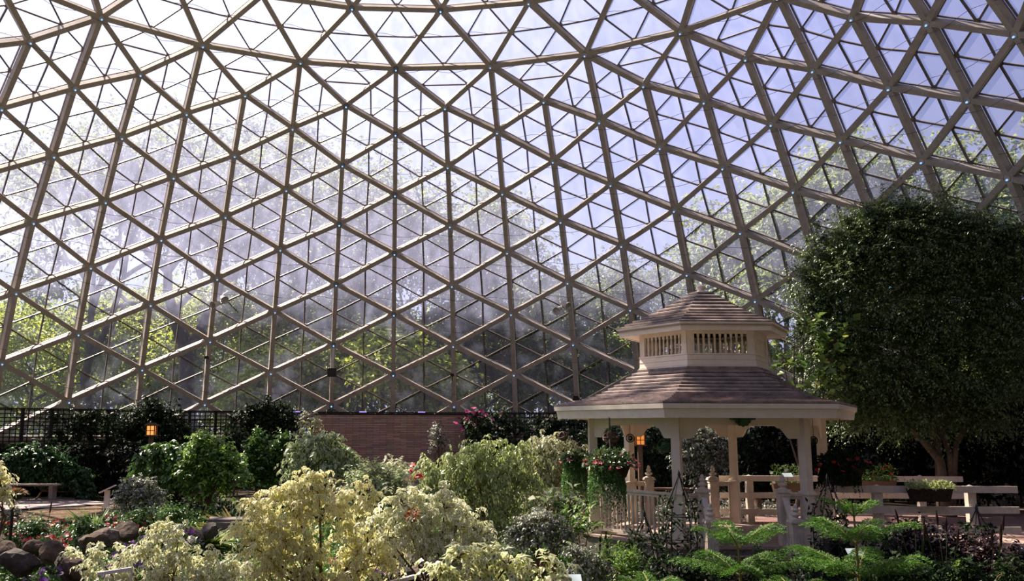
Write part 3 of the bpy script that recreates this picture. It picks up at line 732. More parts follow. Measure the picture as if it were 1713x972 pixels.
L_green = leafmat('glossy_green_leaf', (.035, .09, .014), (.14, .27, .045), trans=.32, rough=.30, spec=.6)
L_green2 = leafmat('fresh_green_leaf', (.06, .14, .02), (.25, .40, .07), trans=.45, rough=.4, spec=.4)
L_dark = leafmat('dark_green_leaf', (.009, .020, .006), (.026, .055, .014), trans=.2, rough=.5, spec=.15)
L_black = leafmat('painted_shade_leaf', (.004, .007, .004), (.009, .016, .007), trans=.1, rough=.6, spec=.05)  # near-black leaf colour stands in for the deep shade round the edge
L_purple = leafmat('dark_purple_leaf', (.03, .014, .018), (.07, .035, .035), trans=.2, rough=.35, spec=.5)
L_near = leafmat('cream_edged_large_leaf', (.06, .20, .03), (.30, .46, .10), rim=(.86, .84, .52), trans=.44, rough=.34, spec=.5)
L_silver = leafmat('silvery_mauve_leaf', (.08, .11, .05), (.38, .38, .29), trans=.3, rough=.35, spec=.6, c3=(.62, .56, .55))
L_var = leafmat('white_edged_leaf', (.08, .16, .04), (.17, .26, .08), rim=(.40, .46, .24), trans=.35, rough=.35, spec=.5)
L_grass = leafmat('grass_blade', (.08, .16, .03), (.26, .36, .09), trans=.4, rough=.5)
L_red = leafmat('red_petal', (.50, .01, .015), (.80, .05, .05), trans=.3, rough=.5)
L_pink = leafmat('pink_red_petal', (.70, .06, .10), (.90, .35, .35), trans=.3, rough=.5)
L_viol = leafmat('violet_petal', (.16, .02, .28), (.38, .10, .55), trans=.3, rough=.5)
L_white = leafmat('white_petal', (.6, .58, .6), (.85, .82, .85), trans=.3, rough=.5)
L_mag = leafmat('magenta_petal', (.55, .02, .20), (.80, .12, .38), trans=.3, rough=.5)
L_moss = leafmat('bright_moss_leaf', (.12, .20, .02), (.32, .42, .05), trans=.4, rough=.5)

# ------------------------------------------------------------------ the big tree at the right and the other large plants
BT = [(1400, 385, 9), (1425, 372, 9), (1450, 362, 10), (1385, 425, 10), (1345, 450, 9), (1343, 500, 10), (1350, 540, 10), (1355, 400, 8), (1475, 348, 9), (1530, 345, 9), (1580, 352, 9), (1650, 372, 9), (1695, 385, 11), (1365, 375, 7), (1500, 400, 70), (1440, 430, 60), (1400, 480, 60), (1395, 550, 50), (1420, 610, 60), (1560, 410, 75), (1630, 420, 70), (1680, 470, 70), (1500, 500, 90), (1600, 520, 95), (1500, 600, 90),
      (1610, 620, 80), (1660, 560, 60), (1690, 630, 45), (1560, 690, 70), (1470, 670, 60), (1640, 690, 45), (1355, 470, 22), (1352, 430, 16), (1362, 560, 24), (1375, 400, 20), (1400, 440, 35), (1372, 590, 26), (1395, 650, 30), (1420, 365, 14), (1460, 360, 18), (1500, 350, 16), (1545, 355, 14), (1615, 372, 18), (1690, 395, 22), (1720, 440, 50), (1725, 540, 50), (1450, 700, 36), (1530, 375, 45), (1480, 380, 40), (1600, 398, 40), (1660, 418, 36), (1380, 510, 35), (1440, 390, 28), (1700, 400, 30)]
L_tree = leafmat('small_tree_leaf', (.030, .060, .014), (.18, .25, .07), trans=.22, rough=.36, spec=.6)
bt = shrub('broadleaf_tree', 'large dense dark green tree towering behind the fences at the right', 'tree', 24.5, 1575, BT, L_tree, leaf=.085, cover=2.4, sl=.8, nl=14, wid=.22, droop=.45, hang=.35, stem=M_bark, sr=.09, g=.5, dd=.8, nmax=260000, inner=.55)
M_trunk = mat('lit_bark', (.20, .15, .10), .9, .2, noise=.5, nscale=4, bump=.6)
for pts, r in (([(1583, 800), (1575, 770), (1545, 735), (1515, 700), (1490, 640)], .12), ([(1590, 800), (1590, 760), (1578, 720), (1560, 670), (1550, 600)], .09), ([(1586, 800), (1600, 740), (1640, 680), (1660, 600)], .08)):
    mb = MB(); w = [at(x, y, 24.2+.2*i) for i, (x, y) in enumerate(pts)]; w[0] = np.array([w[0][0], w[0][1], .45])
    mb.tube(w, [r*1.25]+[r*(1-.15*i) for i in range(1, len(w))], 9); emit('trunk', mb, M_trunk, bt, smooth=True)
L_round = leafmat('round_rubber_leaf', (.04, .09, .02), (.20, .30, .07), trans=.35, rough=.3, spec=.5, c3=(.45, .48, .12))
shrub('rubber_plant', 'open round-leaved plant with lime tips between gazebo roof and big tree', 'plant', 23.4, 1330, [(1310, 600, 24), (1345, 560, 26), (1375, 600, 30), (1335, 640, 30), (1380, 650, 35), (1305, 625, 16), (1400, 570, 20), (1360, 690, 40), (1330, 545, 12), (1400, 640, 20), (1385, 540, 10)], L_round, leaf=.24, cover=.62, sl=.5, nl=6, wid=.36, droop=.1, hang=.0, stem=M_bark, sr=.035, g=.5, inner=.3)
# dark masses round the edge of the dome floor
def hedge(name, label, D, px0, px1, pyt, pyb, m, leaf=.13, step=46, cover=1.7, dd=.6, cat='hedge', g=None, nmax=40000, jy=14, **k):
    rng = np.random.default_rng(int(abs(px0)*7+D)); bl = []; x = px0
    while x <= px1:
        y = pyt+step*.5+rng.random()*jy
        while y < pyb+step*.4: bl.append((x+rng.normal()*5, y, step*.62*(.85+.3*rng.random()))); y += step*.9
        x += step*.8
    return shrub(name, label, cat, D, (px0+px1)/2, bl, m, leaf=leaf, cover=cover, g=g, dd=dd, nmax=nmax, **k)
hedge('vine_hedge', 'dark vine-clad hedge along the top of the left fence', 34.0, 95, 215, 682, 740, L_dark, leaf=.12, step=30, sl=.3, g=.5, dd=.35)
hedge('vine_hedge', 'black-green shrubbery added to darken the far left corner under the fence', 31.8, 10, 240, 745, 830, L_black, leaf=.17, step=40, sl=.35, g=.5)  # added mass of near-black leaves that gives the recess its darkness
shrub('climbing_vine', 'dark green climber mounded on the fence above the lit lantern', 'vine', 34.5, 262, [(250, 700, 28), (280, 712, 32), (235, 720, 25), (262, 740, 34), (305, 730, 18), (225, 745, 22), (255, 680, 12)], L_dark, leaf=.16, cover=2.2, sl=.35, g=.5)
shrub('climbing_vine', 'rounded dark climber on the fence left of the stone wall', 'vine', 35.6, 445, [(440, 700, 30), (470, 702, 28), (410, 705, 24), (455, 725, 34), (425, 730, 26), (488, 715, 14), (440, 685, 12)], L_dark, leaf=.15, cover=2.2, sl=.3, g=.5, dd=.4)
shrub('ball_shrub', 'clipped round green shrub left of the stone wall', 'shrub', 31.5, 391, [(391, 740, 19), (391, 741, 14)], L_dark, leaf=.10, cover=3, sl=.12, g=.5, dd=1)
shrub('leafy_bush', 'bright green low bush in the shade at the far left', 'bush', 30.6, 60, [(25, 778, 25), (60, 772, 28), (95, 785, 28), (120, 800, 22), (130, 812, 22), (75, 792, 30), (145, 825, 14)], leafmat('shaded_bright_leaf', (.012, .04, .01), (.035, .11, .025), trans=.4), leaf=.14, cover=2, sl=.35, g=.5)  # bright green leaf, with the corner's shade darkened into its colour
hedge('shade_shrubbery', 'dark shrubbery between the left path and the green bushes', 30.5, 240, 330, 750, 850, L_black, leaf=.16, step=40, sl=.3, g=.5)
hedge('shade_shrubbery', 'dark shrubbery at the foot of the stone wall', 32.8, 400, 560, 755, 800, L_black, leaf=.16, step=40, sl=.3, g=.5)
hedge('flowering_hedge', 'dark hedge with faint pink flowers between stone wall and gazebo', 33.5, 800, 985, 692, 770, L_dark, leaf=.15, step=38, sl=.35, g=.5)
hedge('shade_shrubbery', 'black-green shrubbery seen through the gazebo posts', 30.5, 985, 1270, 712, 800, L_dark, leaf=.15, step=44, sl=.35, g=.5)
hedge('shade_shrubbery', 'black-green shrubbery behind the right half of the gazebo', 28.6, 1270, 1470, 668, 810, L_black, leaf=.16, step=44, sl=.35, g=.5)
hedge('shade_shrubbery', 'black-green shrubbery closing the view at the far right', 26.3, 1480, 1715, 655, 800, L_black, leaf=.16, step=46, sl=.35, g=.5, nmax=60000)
shrub('pale_leaf_shrub', 'sunlit white-green shrub seen through the middle of the gazebo', 'shrub', 28.5, 1172, [(1160, 745, 24), (1185, 738, 26), (1180, 770, 30), (1150, 770, 20), (1205, 765, 22), (1172, 725, 14), (1190, 800, 26)], L_silver, leaf=.10, cover=2, sl=.3, g=.5)
# ------------------------------------------------------------------ garden shrubs and small trees
shrub('variegated_fig_tree', 'large cream-yellow variegated tree with a brown trunk in the centre foreground', 'tree', 14.6, 546,
      [(531, 795, 20), (500, 812, 22), (535, 825, 30), (475, 830, 22), (455, 825, 14), (590, 825, 26), (610, 812, 14), (560, 850, 30), (500, 855, 38), (440, 845, 22), (425, 860, 22), (455, 885, 30), (610, 850, 24), (625, 870, 22), (585, 885, 30),
       (405, 885, 20), (425, 915, 34), (480, 905, 40), (520, 925, 34), (455, 950, 46), (510, 965, 44), (600, 925, 34), (640, 905, 22), (645, 940, 34), (590, 960, 44), (420, 955, 20), (500, 790, 10), (630, 830, 10), (413, 838, 9)],
      L_cream, leaf=.085, cover=1.35, sl=.26, nl=9, wid=.24, droop=.75, hang=.75, stem=M_twig, sr=.035, up=.45, nmax=60000, inner=.15)
shrub('variegated_fig_tree', 'low spreading cream-leaved bush in the left foreground below the red flowers', 'bush', 13.6, 300,
      [(276, 880, 14), (262, 895, 22), (300, 905, 26), (240, 925, 26), (205, 935, 22), (160, 930, 22), (125, 928, 14), (300, 940, 34), (350, 930, 20), (340, 965, 30), (270, 965, 34), (385, 945, 18), (410, 942, 10), (200, 965, 26), (380, 970, 26), (150, 960, 16)],
      L_cream2, leaf=.080, cover=1.35, sl=.24, nl=9, wid=.24, droop=.75, hang=.75, sr=.025, up=.45, nmax=40000, inner=.15)
shrub('variegated_fig_tree', 'broad cream-green variegated bush right of the centre, below the green tree', 'bush', 14.0, 715,
      [(655, 835, 20), (680, 850, 28), (640, 865, 22), (700, 835, 20), (715, 865, 34), (745, 850, 24), (765, 880, 34), (690, 890, 36), (650, 900, 26), (730, 905, 38), (790, 900, 30), (760, 935, 40), (815, 885, 16), (700, 925, 24), (745, 825, 16), (765, 845, 16), (780, 965, 40), (820, 920, 20)],
      L_cream2, leaf=.085, cover=1.35, sl=.26, nl=9, wid=.25, droop=.7, hang=.7, sr=.03, up=.4, nmax=50000, inner=.15)
shrub('variegated_fig_tree', 'nearest bush with large cream-edged leaves at the bottom edge', 'bush', 11.8, 820,
      [(770, 930, 26), (740, 955, 26), (815, 930, 24), (850, 945, 30), (895, 945, 22), (920, 935, 16), (800, 965, 34), (870, 970, 34), (930, 965, 26), (950, 945, 14), (760, 980, 26)],
      L_near, leaf=.125, cover=1.4, sl=.26, nl=7, wid=.30, droop=.6, hang=.5, sr=.03, up=.4, nmax=30000, inner=.15)
shrub('variegated_fig_tree', 'sliver of a cream-leaved tree at the left edge', 'tree', 15.5, -14,
      [(-6, 782, 16), (2, 805, 18), (-8, 830, 20), (8, 822, 10), (-20, 800, 20), (0, 778, 10)], L_cream, leaf=.085, cover=1.35, sl=.25, nl=9, droop=.75, hang=.7, sr=.03, up=.4)
shrub('weeping_fig', 'yellow-green weeping fig with an orange-brown trunk in front of the stone wall', 'tree', 18.6, 808,
      [(815, 745, 20), (790, 752, 18), (875, 752, 18), (718, 780, 18), (725, 810, 22), (795, 775, 30), (765, 780, 26), (745, 800, 26), (845, 775, 30), (880, 770, 16), (785, 815, 38), (830, 815, 42), (870, 805, 26), (740, 825, 18), (800, 855, 38), (850, 855, 36), (870, 890, 24), (820, 890, 34), (755, 760, 12), (850, 745, 12), (728, 790, 12), (890, 800, 14)],
      L_fig, leaf=.10, cover=1.35, sl=.50, nl=9, wid=.2, droop=.75, hang=1.0, stem=M_otwig, sr=.035, up=.35, nmax=60000, inner=.35)
shrub('weeping_fig', 'paler weeping fig between the yellow-green one and the gazebo', 'tree', 21.2, 915,
      [(910, 745, 24), (935, 740, 20), (895, 765, 26), (930, 775, 34), (955, 765, 18), (900, 800, 34), (935, 815, 34), (955, 800, 16), (970, 745, 10), (890, 830, 20)],
      L_fig2, leaf=.11, cover=1.25, sl=.48, nl=8, wid=.22, droop=.7, hang=.9, stem=M_otwig, sr=.03, up=.35, nmax=40000, inner=.4)
shrub('climbing_shrub', 'pale wispy climber against the left end of the stone wall', 'shrub', 33.8, 518, [(520, 700, 13), (512, 715, 12), (528, 712, 10), (520, 730, 12)], L_fig2, leaf=.10, cover=.8, sl=.3, g=.5)
shrub('climbing_shrub', 'thin grey-green shrub in front of the right part of the stone wall', 'shrub', 33.6, 736, [(734, 725, 14), (742, 738, 13), (728, 745, 12), (740, 755, 12), (733, 715, 8)], L_silver, leaf=.09, cover=.8, sl=.3, g=.5)
# the row of green shrubs left of the wall
shrub('green_shrub', 'glossy green shrub with drooping shoots just below the lit lantern', 'shrub', 24.5, 268, [(255, 760, 16), (275, 765, 20), (298, 758, 20), (245, 778, 20), (232, 790, 10), (270, 790, 26), (300, 785, 22), (285, 815, 24), (262, 752, 10)], L_green, leaf=.14, cover=1.9, sl=.35, nl=8, wid=.26, droop=.6, hang=.5)
shrub('green_shrub', 'tall sunlit green shrub right of the lit lantern', 'shrub', 24.0, 345, [(345, 745, 20), (365, 755, 22), (330, 765, 22), (350, 780, 32), (378, 785, 22), (325, 800, 26), (360, 815, 34), (395, 800, 22), (335, 735, 10), (385, 765, 12), (320, 828, 18)], L_green2, leaf=.12, cover=1.9, sl=.3, nl=8, wid=.27, droop=.45, hang=.4)
shrub('cone_shrub', 'narrow cone-shaped green shrub, left one of two before the stone wall', 'shrub', 25.5, 430, [(430, 732, 9), (430, 746, 14), (431, 764, 20), (430, 785, 25), (430, 808, 25)], L_green, leaf=.11, cover=2.4, sl=.2, nl=7, wid=.3, dd=1, droop=.2, hang=.2, up=.6)
shrub('cone_shrub', 'leaning cone-shaped green shrub, right one of two before the stone wall', 'shrub', 25.8, 468, [(478, 735, 9), (472, 750, 15), (466, 768, 20), (460, 790, 25), (455, 810, 25)], L_green, leaf=.11, cover=2.4, sl=.2, nl=7, wid=.3, dd=1, droop=.2, hang=.2, up=.6)
shrub('white_edged_shrub', 'shrub with whitish drooping leaves before the left end of the stone wall', 'shrub', 24.2, 537, [(520, 745, 22), (550, 742, 22), (575, 758, 18), (500, 765, 22), (535, 770, 34), (570, 785, 26), (505, 795, 26), (545, 800, 34), (590, 775, 10), (490, 750, 10)], L_var, leaf=.14, cover=1.9, sl=.4, nl=7, wid=.26, droop=.7, hang=.8)
shrub('mauve_shrub', 'grey-mauve small-leaved shrub beside the white lectern sign', 'shrub', 22.6, 228, [(215, 825, 18), (240, 822, 22), (262, 835, 16), (225, 845, 24), (250, 850, 20), (200, 840, 12)], L_silver, leaf=.075, cover=1.8, sl=.22, nl=8)
shrub('white_fleck_shrub', 'loose white-flecked green shrub right of the big yellow tree', 'shrub', 18.6, 618, [(600, 800, 18), (625, 790, 18), (650, 800, 20), (615, 820, 26), (645, 830, 26), (600, 845, 26), (630, 855, 26), (665, 815, 16), (590, 825, 16), (660, 845, 18), (608, 782, 8)], L_var, leaf=.10, cover=1.3, sl=.3, nl=7, droop=.3, hang=.2, up=.5)
shrub('cream_shrub', 'small cream-tipped shrub left of the red flower spike', 'shrub', 20.5, 655, [(650, 783, 12), (662, 778, 12), (675, 790, 14), (655, 800, 16), (668, 810, 16)], L_cream2, leaf=.11, cover=1.4, sl=.28, nl=7, droop=.3, hang=.3, up=.6)
shrub('silver_speckled_shrub', 'white-mauve speckled low shrub between the figs and the gazebo', 'shrub', 15.8, 905, [(880, 880, 18), (905, 872, 22), (930, 878, 18), (870, 900, 20), (900, 900, 26), (935, 905, 22), (955, 895, 12), (860, 890, 10)], L_silver, leaf=.055, cover=1.7, sl=.2, nl=8, wid=.3)
shrub('broad_leaf_plant', 'pale broad-leaved plant with flat leaves above the speckled shrub', 'plant', 17.4, 925, [(915, 840, 16), (935, 848, 18), (955, 835, 12), (925, 862, 16)], leafmat('pale_broad_leaf', (.15, .22, .08), (.55, .58, .45), trans=.35, rough=.35), leaf=.20, cover=.8, sl=.3, nl=4, wid=.32, droop=.2, hang=.1)
shrub('marsh_plant', 'green upright plant with orange stems left of the gazebo base', 'plant', 16.9, 965, [(950, 865, 14), (975, 860, 12), (968, 885, 18), (985, 895, 12), (960, 910, 18)], L_green2, leaf=.17, cover=1.0, sl=.35, nl=5, wid=.16, droop=.2, hang=.0, stem=M_otwig, sr=.02, up=.9)
shrub('silver_speckled_shrub', 'small grey-flowered shrub at the bottom edge left of the gazebo', 'shrub', 13.6, 985, [(965, 925, 16), (985, 940, 20), (1000, 960, 20), (970, 965, 20), (1020, 950, 12)], L_silver, leaf=.05, cover=1.5, sl=.2, nl=8, wid=.3)
# right-hand dark bed
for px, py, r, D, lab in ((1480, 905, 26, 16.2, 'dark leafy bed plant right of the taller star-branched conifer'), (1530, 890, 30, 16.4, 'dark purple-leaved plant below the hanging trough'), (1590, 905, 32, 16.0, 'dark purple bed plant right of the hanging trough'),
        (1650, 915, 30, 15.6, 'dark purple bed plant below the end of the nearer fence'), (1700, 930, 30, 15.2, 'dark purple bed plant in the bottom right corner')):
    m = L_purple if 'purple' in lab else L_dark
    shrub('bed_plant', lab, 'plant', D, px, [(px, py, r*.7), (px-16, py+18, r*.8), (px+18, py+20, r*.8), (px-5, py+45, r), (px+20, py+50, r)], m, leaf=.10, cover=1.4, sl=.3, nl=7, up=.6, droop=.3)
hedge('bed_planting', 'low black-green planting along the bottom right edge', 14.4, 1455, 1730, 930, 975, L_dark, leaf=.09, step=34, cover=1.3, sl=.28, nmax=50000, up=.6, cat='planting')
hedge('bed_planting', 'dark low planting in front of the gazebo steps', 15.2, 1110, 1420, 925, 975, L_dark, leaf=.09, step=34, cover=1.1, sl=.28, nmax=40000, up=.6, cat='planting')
shrub('bed_plant', 'fresh green tuft glowing in the dark right-hand bed', 'plant', 14.6, 1612, [(1605, 945, 14), (1622, 955, 12), (1612, 965, 16)], L_green2, leaf=.10, cover=.9, sl=.25, nl=6, up=.8)

# ------------------------------------------------------------------ bed plants from prototypes
def tuft_arrays(rng, c, n, h, spread, w=.05, bend=.5):
    a = rng.random(n)*2*PI; el = .35+.65*rng.random(n)
    X = np.stack([np.cos(a)*spread*(1-el*.6), np.sin(a)*spread*(1-el*.6), el], 1)
    P = np.array(c)+np.stack([np.cos(a), np.sin(a), 0*a], 1)*.05*rng.random(n)[:, None]
    N = np.stack([-np.cos(a)*.5, -np.sin(a)*.5, .6+0*a], 1)+rng.normal(size=(n, 3))*.15
    return P, X, N, h*(.6+.5*rng.random(n))
def grass(name, label, px, py, D, h, m, n=140, spread=.8, w=.03, spikes=0, sm=None, cat='grass', group=None, g=None):
    SEED[0] += 1; rng = np.random.default_rng(SEED[0]); x = GX(px, D, .5); z = ground(x, D) if g is None else g
    if py is not None: z = max(z, GZ(py, D)) if g is None else g
    o = thing(name, (x, D, z), label, cat, group)
    P, X, N, s = tuft_arrays(rng, (x, D, z), n, h, spread); leafmesh('blades', P, X, N, s, m, o, wid=w, droop=.35, rng=rng, fold=.02)
    if spikes:
        for i in range(spikes):
            a = rng.random()*2*PI; t = np.array([math.cos(a)*.25*h, math.sin(a)*.25*h, h*(1.0+.35*rng.random())]); q = np.array([x, D, z])
            mb = MB(); mb.tube([q, q+t*[.4, .4, .55], q+t], .006, 4); st = emit('flower_stalk', mb, L_grass, o)
            mb = MB(); mb.tube([q+t*[.95, .95, .97], q+t+[0, 0, .08], q+t*[1.1, 1.1, 1]+[0, 0, .20]], [.012, .022, .008], 6); emit('seed_head', mb, sm or M_dark2, st)
    return o
grass('grass_clump', 'tall green grass clump beside the lectern sign', 160, None, 22.0, .95, L_grass, 240, .9)
grass('grass_clump', 'dark green grass clump with one brown spike at the far left', 68, None, 19.2, .85, L_green2, 200, .7, spikes=1)
grass('grass_clump', 'small grass tuft between the two far-left clumps', 118, None, 20.2, .55, L_grass, 120, .8)
M_spike = mat('dark_seed_head', (.045, .025, .02), .9, .1)
for px, D, h, lab in ((1003, 15.0, .75, 'dark-spiked fountain grass at the left corner of the gazebo'), (1047, 14.8, .62, 'dark-spiked fountain grass left of the smaller iron obelisk'), (1583, 15.4, 1.0, 'dark-spiked fountain grass below the hanging trough'), (1535, 15.6, 1.05, 'dark-spiked fountain grass left of the hanging trough'), (1660, 15.2, .95, 'dark-spiked fountain grass below the end of the nearer fence')):
    grass('fountain_grass_clump', lab, px, None, D, h, L_dark if px > 1400 else L_green2, 90, .8, spikes=4, sm=M_spike)
for px, D, h, lab in ((1030, 13.2, .55, 'lime upright strap-leaf plant at the bottom edge below the gazebo rail'), (1065, 13.4, .60, 'lime strap-leaf plant left of the lower gazebo post'), (1008, 14.2, .6, 'lime strap-leaf plant at the gazebo left post'), (1095, 12.6, .40, 'low green strap-leaf clump left of the nearest conifer'), (395, 17.6, .55, 'green strap-leaf water plant left of the big yellow tree'), (375, 17.9, .5, 'green strap-leaf water plant at the pond edge'), (590, 17.8, .35, 'green strap-leaf tuft right of the yellow tree trunk')):
    grass('strap_leaf_plant', lab, px, None, D, h, L_green2, 46, .75, w=.07, cat='plant')
for px, D, h, lab in ((350, 19.2, .75, 'yellow-green fern in front of the footbridge'), (397, 21.8, .9, 'orange-tinged feathery plant behind the footbridge'), (332, 19.6, .6, 'smaller fern left of the yellow-green one'), (265, 20.6, .6, 'pale fern below the mauve shrub')):
    grass('fern', lab, px, None, D, h, L_moss if 'orange' not in lab else leafmat('orange_green_leaf', (.14, .14, .02), (.36, .26, .05), trans=.4), 240, 1.3, w=.06, cat='fern', g=.30)
for px, py, r, lab in ((600, 872, 20, 'bright green mossy mound, upper one right of the yellow tree'), (608, 890, 16, 'bright green mossy mound, lower one right of the yellow tree')):
    shrub('moss_mound', lab, 'moss', 17.6, px, [(px, py, r, 0, .55), (px+12, py+3, r*.8, 0, .5)], L_moss, leaf=.04, cover=2, sl=.06, nl=5, nmax=9000)

def flower_heads(rng, P, r, mtl, parent, name='blossoms', petals=5):
    k = len(P); a = (np.arange(petals)*2*PI/petals)[None]+rng.random((k, 1))*6.28
    tilt = rng.normal(size=(k, 3))*.35+np.array([0, -.45, .8]); tilt /= np.linalg.norm(tilt, axis=1)[:, None]
    e1 = np.cross(tilt, [0, 1., 0]); e1 /= np.linalg.norm(e1, axis=1)[:, None]; e2 = np.cross(tilt, e1)
    X = np.cos(a)[..., None]*e1[:, None]+np.sin(a)[..., None]*e2[:, None]+tilt[:, None]*.3
    return leafmesh(name, np.repeat(P, petals, 0), X.reshape(-1, 3), np.repeat(tilt, petals, 0), r, mtl, parent, wid=.42, rng=rng)
def bedding(name, label, cat, x, y, z, r, h, lm, fm, nf, fr=.045, group=None, nleaf=170, leaf=.075):
    SEED[0] += 1; rng = np.random.default_rng(SEED[0]); o = thing(name, (x, y, z), label, cat, group)
    u = unit(rng, nleaf); u[:, 2] = abs(u[:, 2]); P = np.array([x, y, z])+u*[r, r, h]*(.4+.6*rng.random((nleaf, 1)))
    leafmesh('foliage', P, u+rng.normal(size=u.shape)*.4, u*.5+[0, 0, .8]+rng.normal(size=u.shape)*.3, leaf*(.7+.6*rng.random(nleaf)), lm, o, wid=.36, rng=rng)
    u = unit(rng, nf); u[:, 2] = abs(u[:, 2])*.8+.3; P = np.array([x, y, z])+u*[r, r, h]*1.02
    if nf: flower_heads(rng, P, fr*(.8+.4*rng.random(nf*5)), fm, o)
    return o
L_beg = leafmat('dark_begonia_leaf', (.03, .06, .02), (.10, .16, .05), trans=.25, rough=.3, spec=.6)
rb = [(20, 902), (45, 912), (75, 905), (100, 900), (130, 908), (60, 935), (90, 930), (30, 935), (0, 925), (185, 872), (205, 880), (225, 875), (172, 885), (150, 892), (240, 885), (120, 880), (95, 880), (255, 872), (210, 898), (10, 880), (60, 890)]
for i, (px, py) in enumerate(rb):
    D = 16.2+(940-py)*.065; x = GX(px, D, .3); z = max(.02, GZ(py, D)-.16)
    bedding('begonia', 'red-flowered begonia plant in the bed at the left', 'flower', x, D, z, .22, .22, L_beg, L_red if i % 3 else L_pink, 9, .05, group='red begonias in the left bed')
pv = [(215, 915), (235, 905), (250, 920), (225, 935), (205, 925), (195, 950), (260, 900), (190, 965), (60, 968), (315, 895), (325, 905), (85, 955), (240, 945)]
for px, py in pv:
    D = 15.0+(960-py)*.05; x = GX(px, D, .3); z = max(.02, GZ(py, D)-.12)
    bedding('pansy', 'violet-flowered bedding plant at the left among the cream bush', 'flower', x, D, z, .16, .14, L_beg, L_viol, 10, .05, group='violet bedding plants at the left', nleaf=80)
for px, py, m, lab in ((620, 955, L_viol, 0), (640, 963, L_viol, 0), (605, 968, L_viol, 0), (655, 955, L_viol, 0)):
    D = 16.0; bedding('pansy', 'violet-flowered bedding plant left of the bottom rock pile', 'flower', GX(px, D, .3), D, max(.02, GZ(py, D)-.1), .16, .14, L_beg, m, 11, .05, group='violet bedding plants by the rock pile', nleaf=80)
bedding('bedding_flower', 'small red flower clump at the bottom edge between the yellow bushes', 'flower', GX(335, 14.4, .3), 14.4, GZ(965, 14.4)-.1, .18, .1, L_beg, L_red, 14, .045)
bedding('bedding_flower', 'magenta flower clump under the big yellow tree', 'flower', GX(563, 16.5, .4), 16.5, GZ(936, 16.5)-.1, .10, .1, L_beg, L_mag, 7, .045, nleaf=40)
bedding('bedding_flower', 'rust-red leaf cluster in the broad cream-green bush', 'flower', GX(690, 13.4, 1.2), 13.4, GZ(868, 13.4), .10, .12, leafmat('rust_leaf', (.22, .08, .03), (.36, .14, .05)), L_red, 0, .04, nleaf=60, leaf=.06)

# red lily spike, stone lantern
o = bedding('red_lily', 'tall bright red flower above the dark stone lantern', 'flower', GX(692, 21.5, 1.7), 21.5, .3, .2, .3, L_green2, L_red, 0)
mb = MB(); q = np.array([GX(692, 21.5, 1.7), 21.5, .35]); tp = at(692, 795, 21.5); mb.tube([q, tp], .015, 5); emit('stem', mb, L_green2, o)
rng = np.random.default_rng(3); flower_heads(rng, tp+rng.normal(size=(11, 3))*[.06, .05, .11], .085, L_red, o, petals=6)
q = at(692, 822, 20.8); o = thing('stone_lantern', (q[0], q[1], .05), 'dark stone lantern with a red post below the red flower', 'lantern')
mb = MB(); mb.lathe(q, [(.05, -.02), (.20, -.03), (.23, .01), (.14, .07), (.10, .12), (.05, .16), (0, .18)], 10); emit('cap', mb, mat('dark_stone', (.05, .045, .05), .8, noise=.3), o)
mb = MB(); mb.lathe((q[0], q[1], .05), [(.16, 0), (.16, .1), (.10, .15), (.09, q[2]-.12), (.13, q[2]-.09), (.10, q[2]-.07)], 10); emit('post', mb, mat('red_stone', (.24, .05, .035), .8, noise=.3), o)
# pedestal bowl at the left edge
q = at(24, 832, 18.5); o = thing('pedestal_planter', (q[0], q[1], .02), 'dark bowl of reddish rosettes on a thin stand at the left edge', 'planter')
mb = MB(); mb.lathe(q, [(.03, -.10), (.15, -.06), (.22, .03), (.20, .04), (.1, .0), (0, 0)], 14); emit('bowl', mb, M_black, o)
mb = MB(); mb.tube([q+[0, 0, -.08], (q[0], q[1], .02)], .03, 6); mb.lathe((q[0], q[1], .02), [(.14, 0), (.12, .03), (.03, .05)], 10); emit('stand', mb, M_black, o)
rng = np.random.default_rng(8); u = unit(rng, 220); u[:, 2] = abs(u[:, 2]); leafmesh('foliage', q+[0, 0, .03]+u*[.18, .18, .04], u, u+[0, 0, 1], .11, leafmat('red_green_rosette', (.07, .10, .03), (.30, .10, .06)), o, wid=.15, rng=rng)

# ------------------------------------------------------------------ rocks and pond
M_rock = mat('brown_rock', (.17, .125, .095), .9, .2, noise=.6, nscale=6, bump=1.0)
M_rock2 = mat('grey_rock', (.11, .095, .085), .9, .2, noise=.5, nscale=5, bump=.7)
import bmesh
def rock(px, py, D, r, label, group, m, seed):
    rng = np.random.default_rng(seed); bm = bmesh.new(); bmesh.ops.create_icosphere(bm, subdivisions=3, radius=1)
    n = unit(rng, 13); d = .58+.36*rng.random(13); sc = np.array([1, .85, .62+.25*rng.random()])*r
    for v in bm.verts:
        u = np.array(v.co); k = (d/np.maximum(n@u, 1e-3)); k = min(k[k > 0].min(), 1.12); v.co = Vector(u*k*sc*(1+.018*rng.normal()))
    me = bpy.data.meshes.new('rock'); bm.to_mesh(me); bm.free(); 
    o = link('rock', me, m); z = max(GZ(py, D), ground(GX(px, D), D)+r*.3); o.location = (GX(px, D, z), D, z); o.rotation_euler = (0, 0, rng.random()*6)
    tag(o, label, 'rock', group)
rk = [(35, 945, 15.6, .38), (90, 930, 16.0, .27), (125, 955, 15.6, .30), (60, 920, 16.6, .2), (5, 925, 16.0, .25)]
for i, (px, py, D, r) in enumerate(rk): rock(px, py, D, r, ['large grey boulder at the lower left corner', 'brown boulder right of the large grey corner boulder', 'brown boulder touching the cream bush at lower left', 'small brown rock behind the large corner boulder', 'dark rock cut by the left edge'][i], None, M_rock if i else M_rock2, 20+i)
rock(176, 902, 17.8, .29, 'brown boulder among the red begonias', None, M_rock, 31); rock(213, 893, 18.4, .26, 'flat brown rock right of the begonia boulder', None, M_rock, 32)
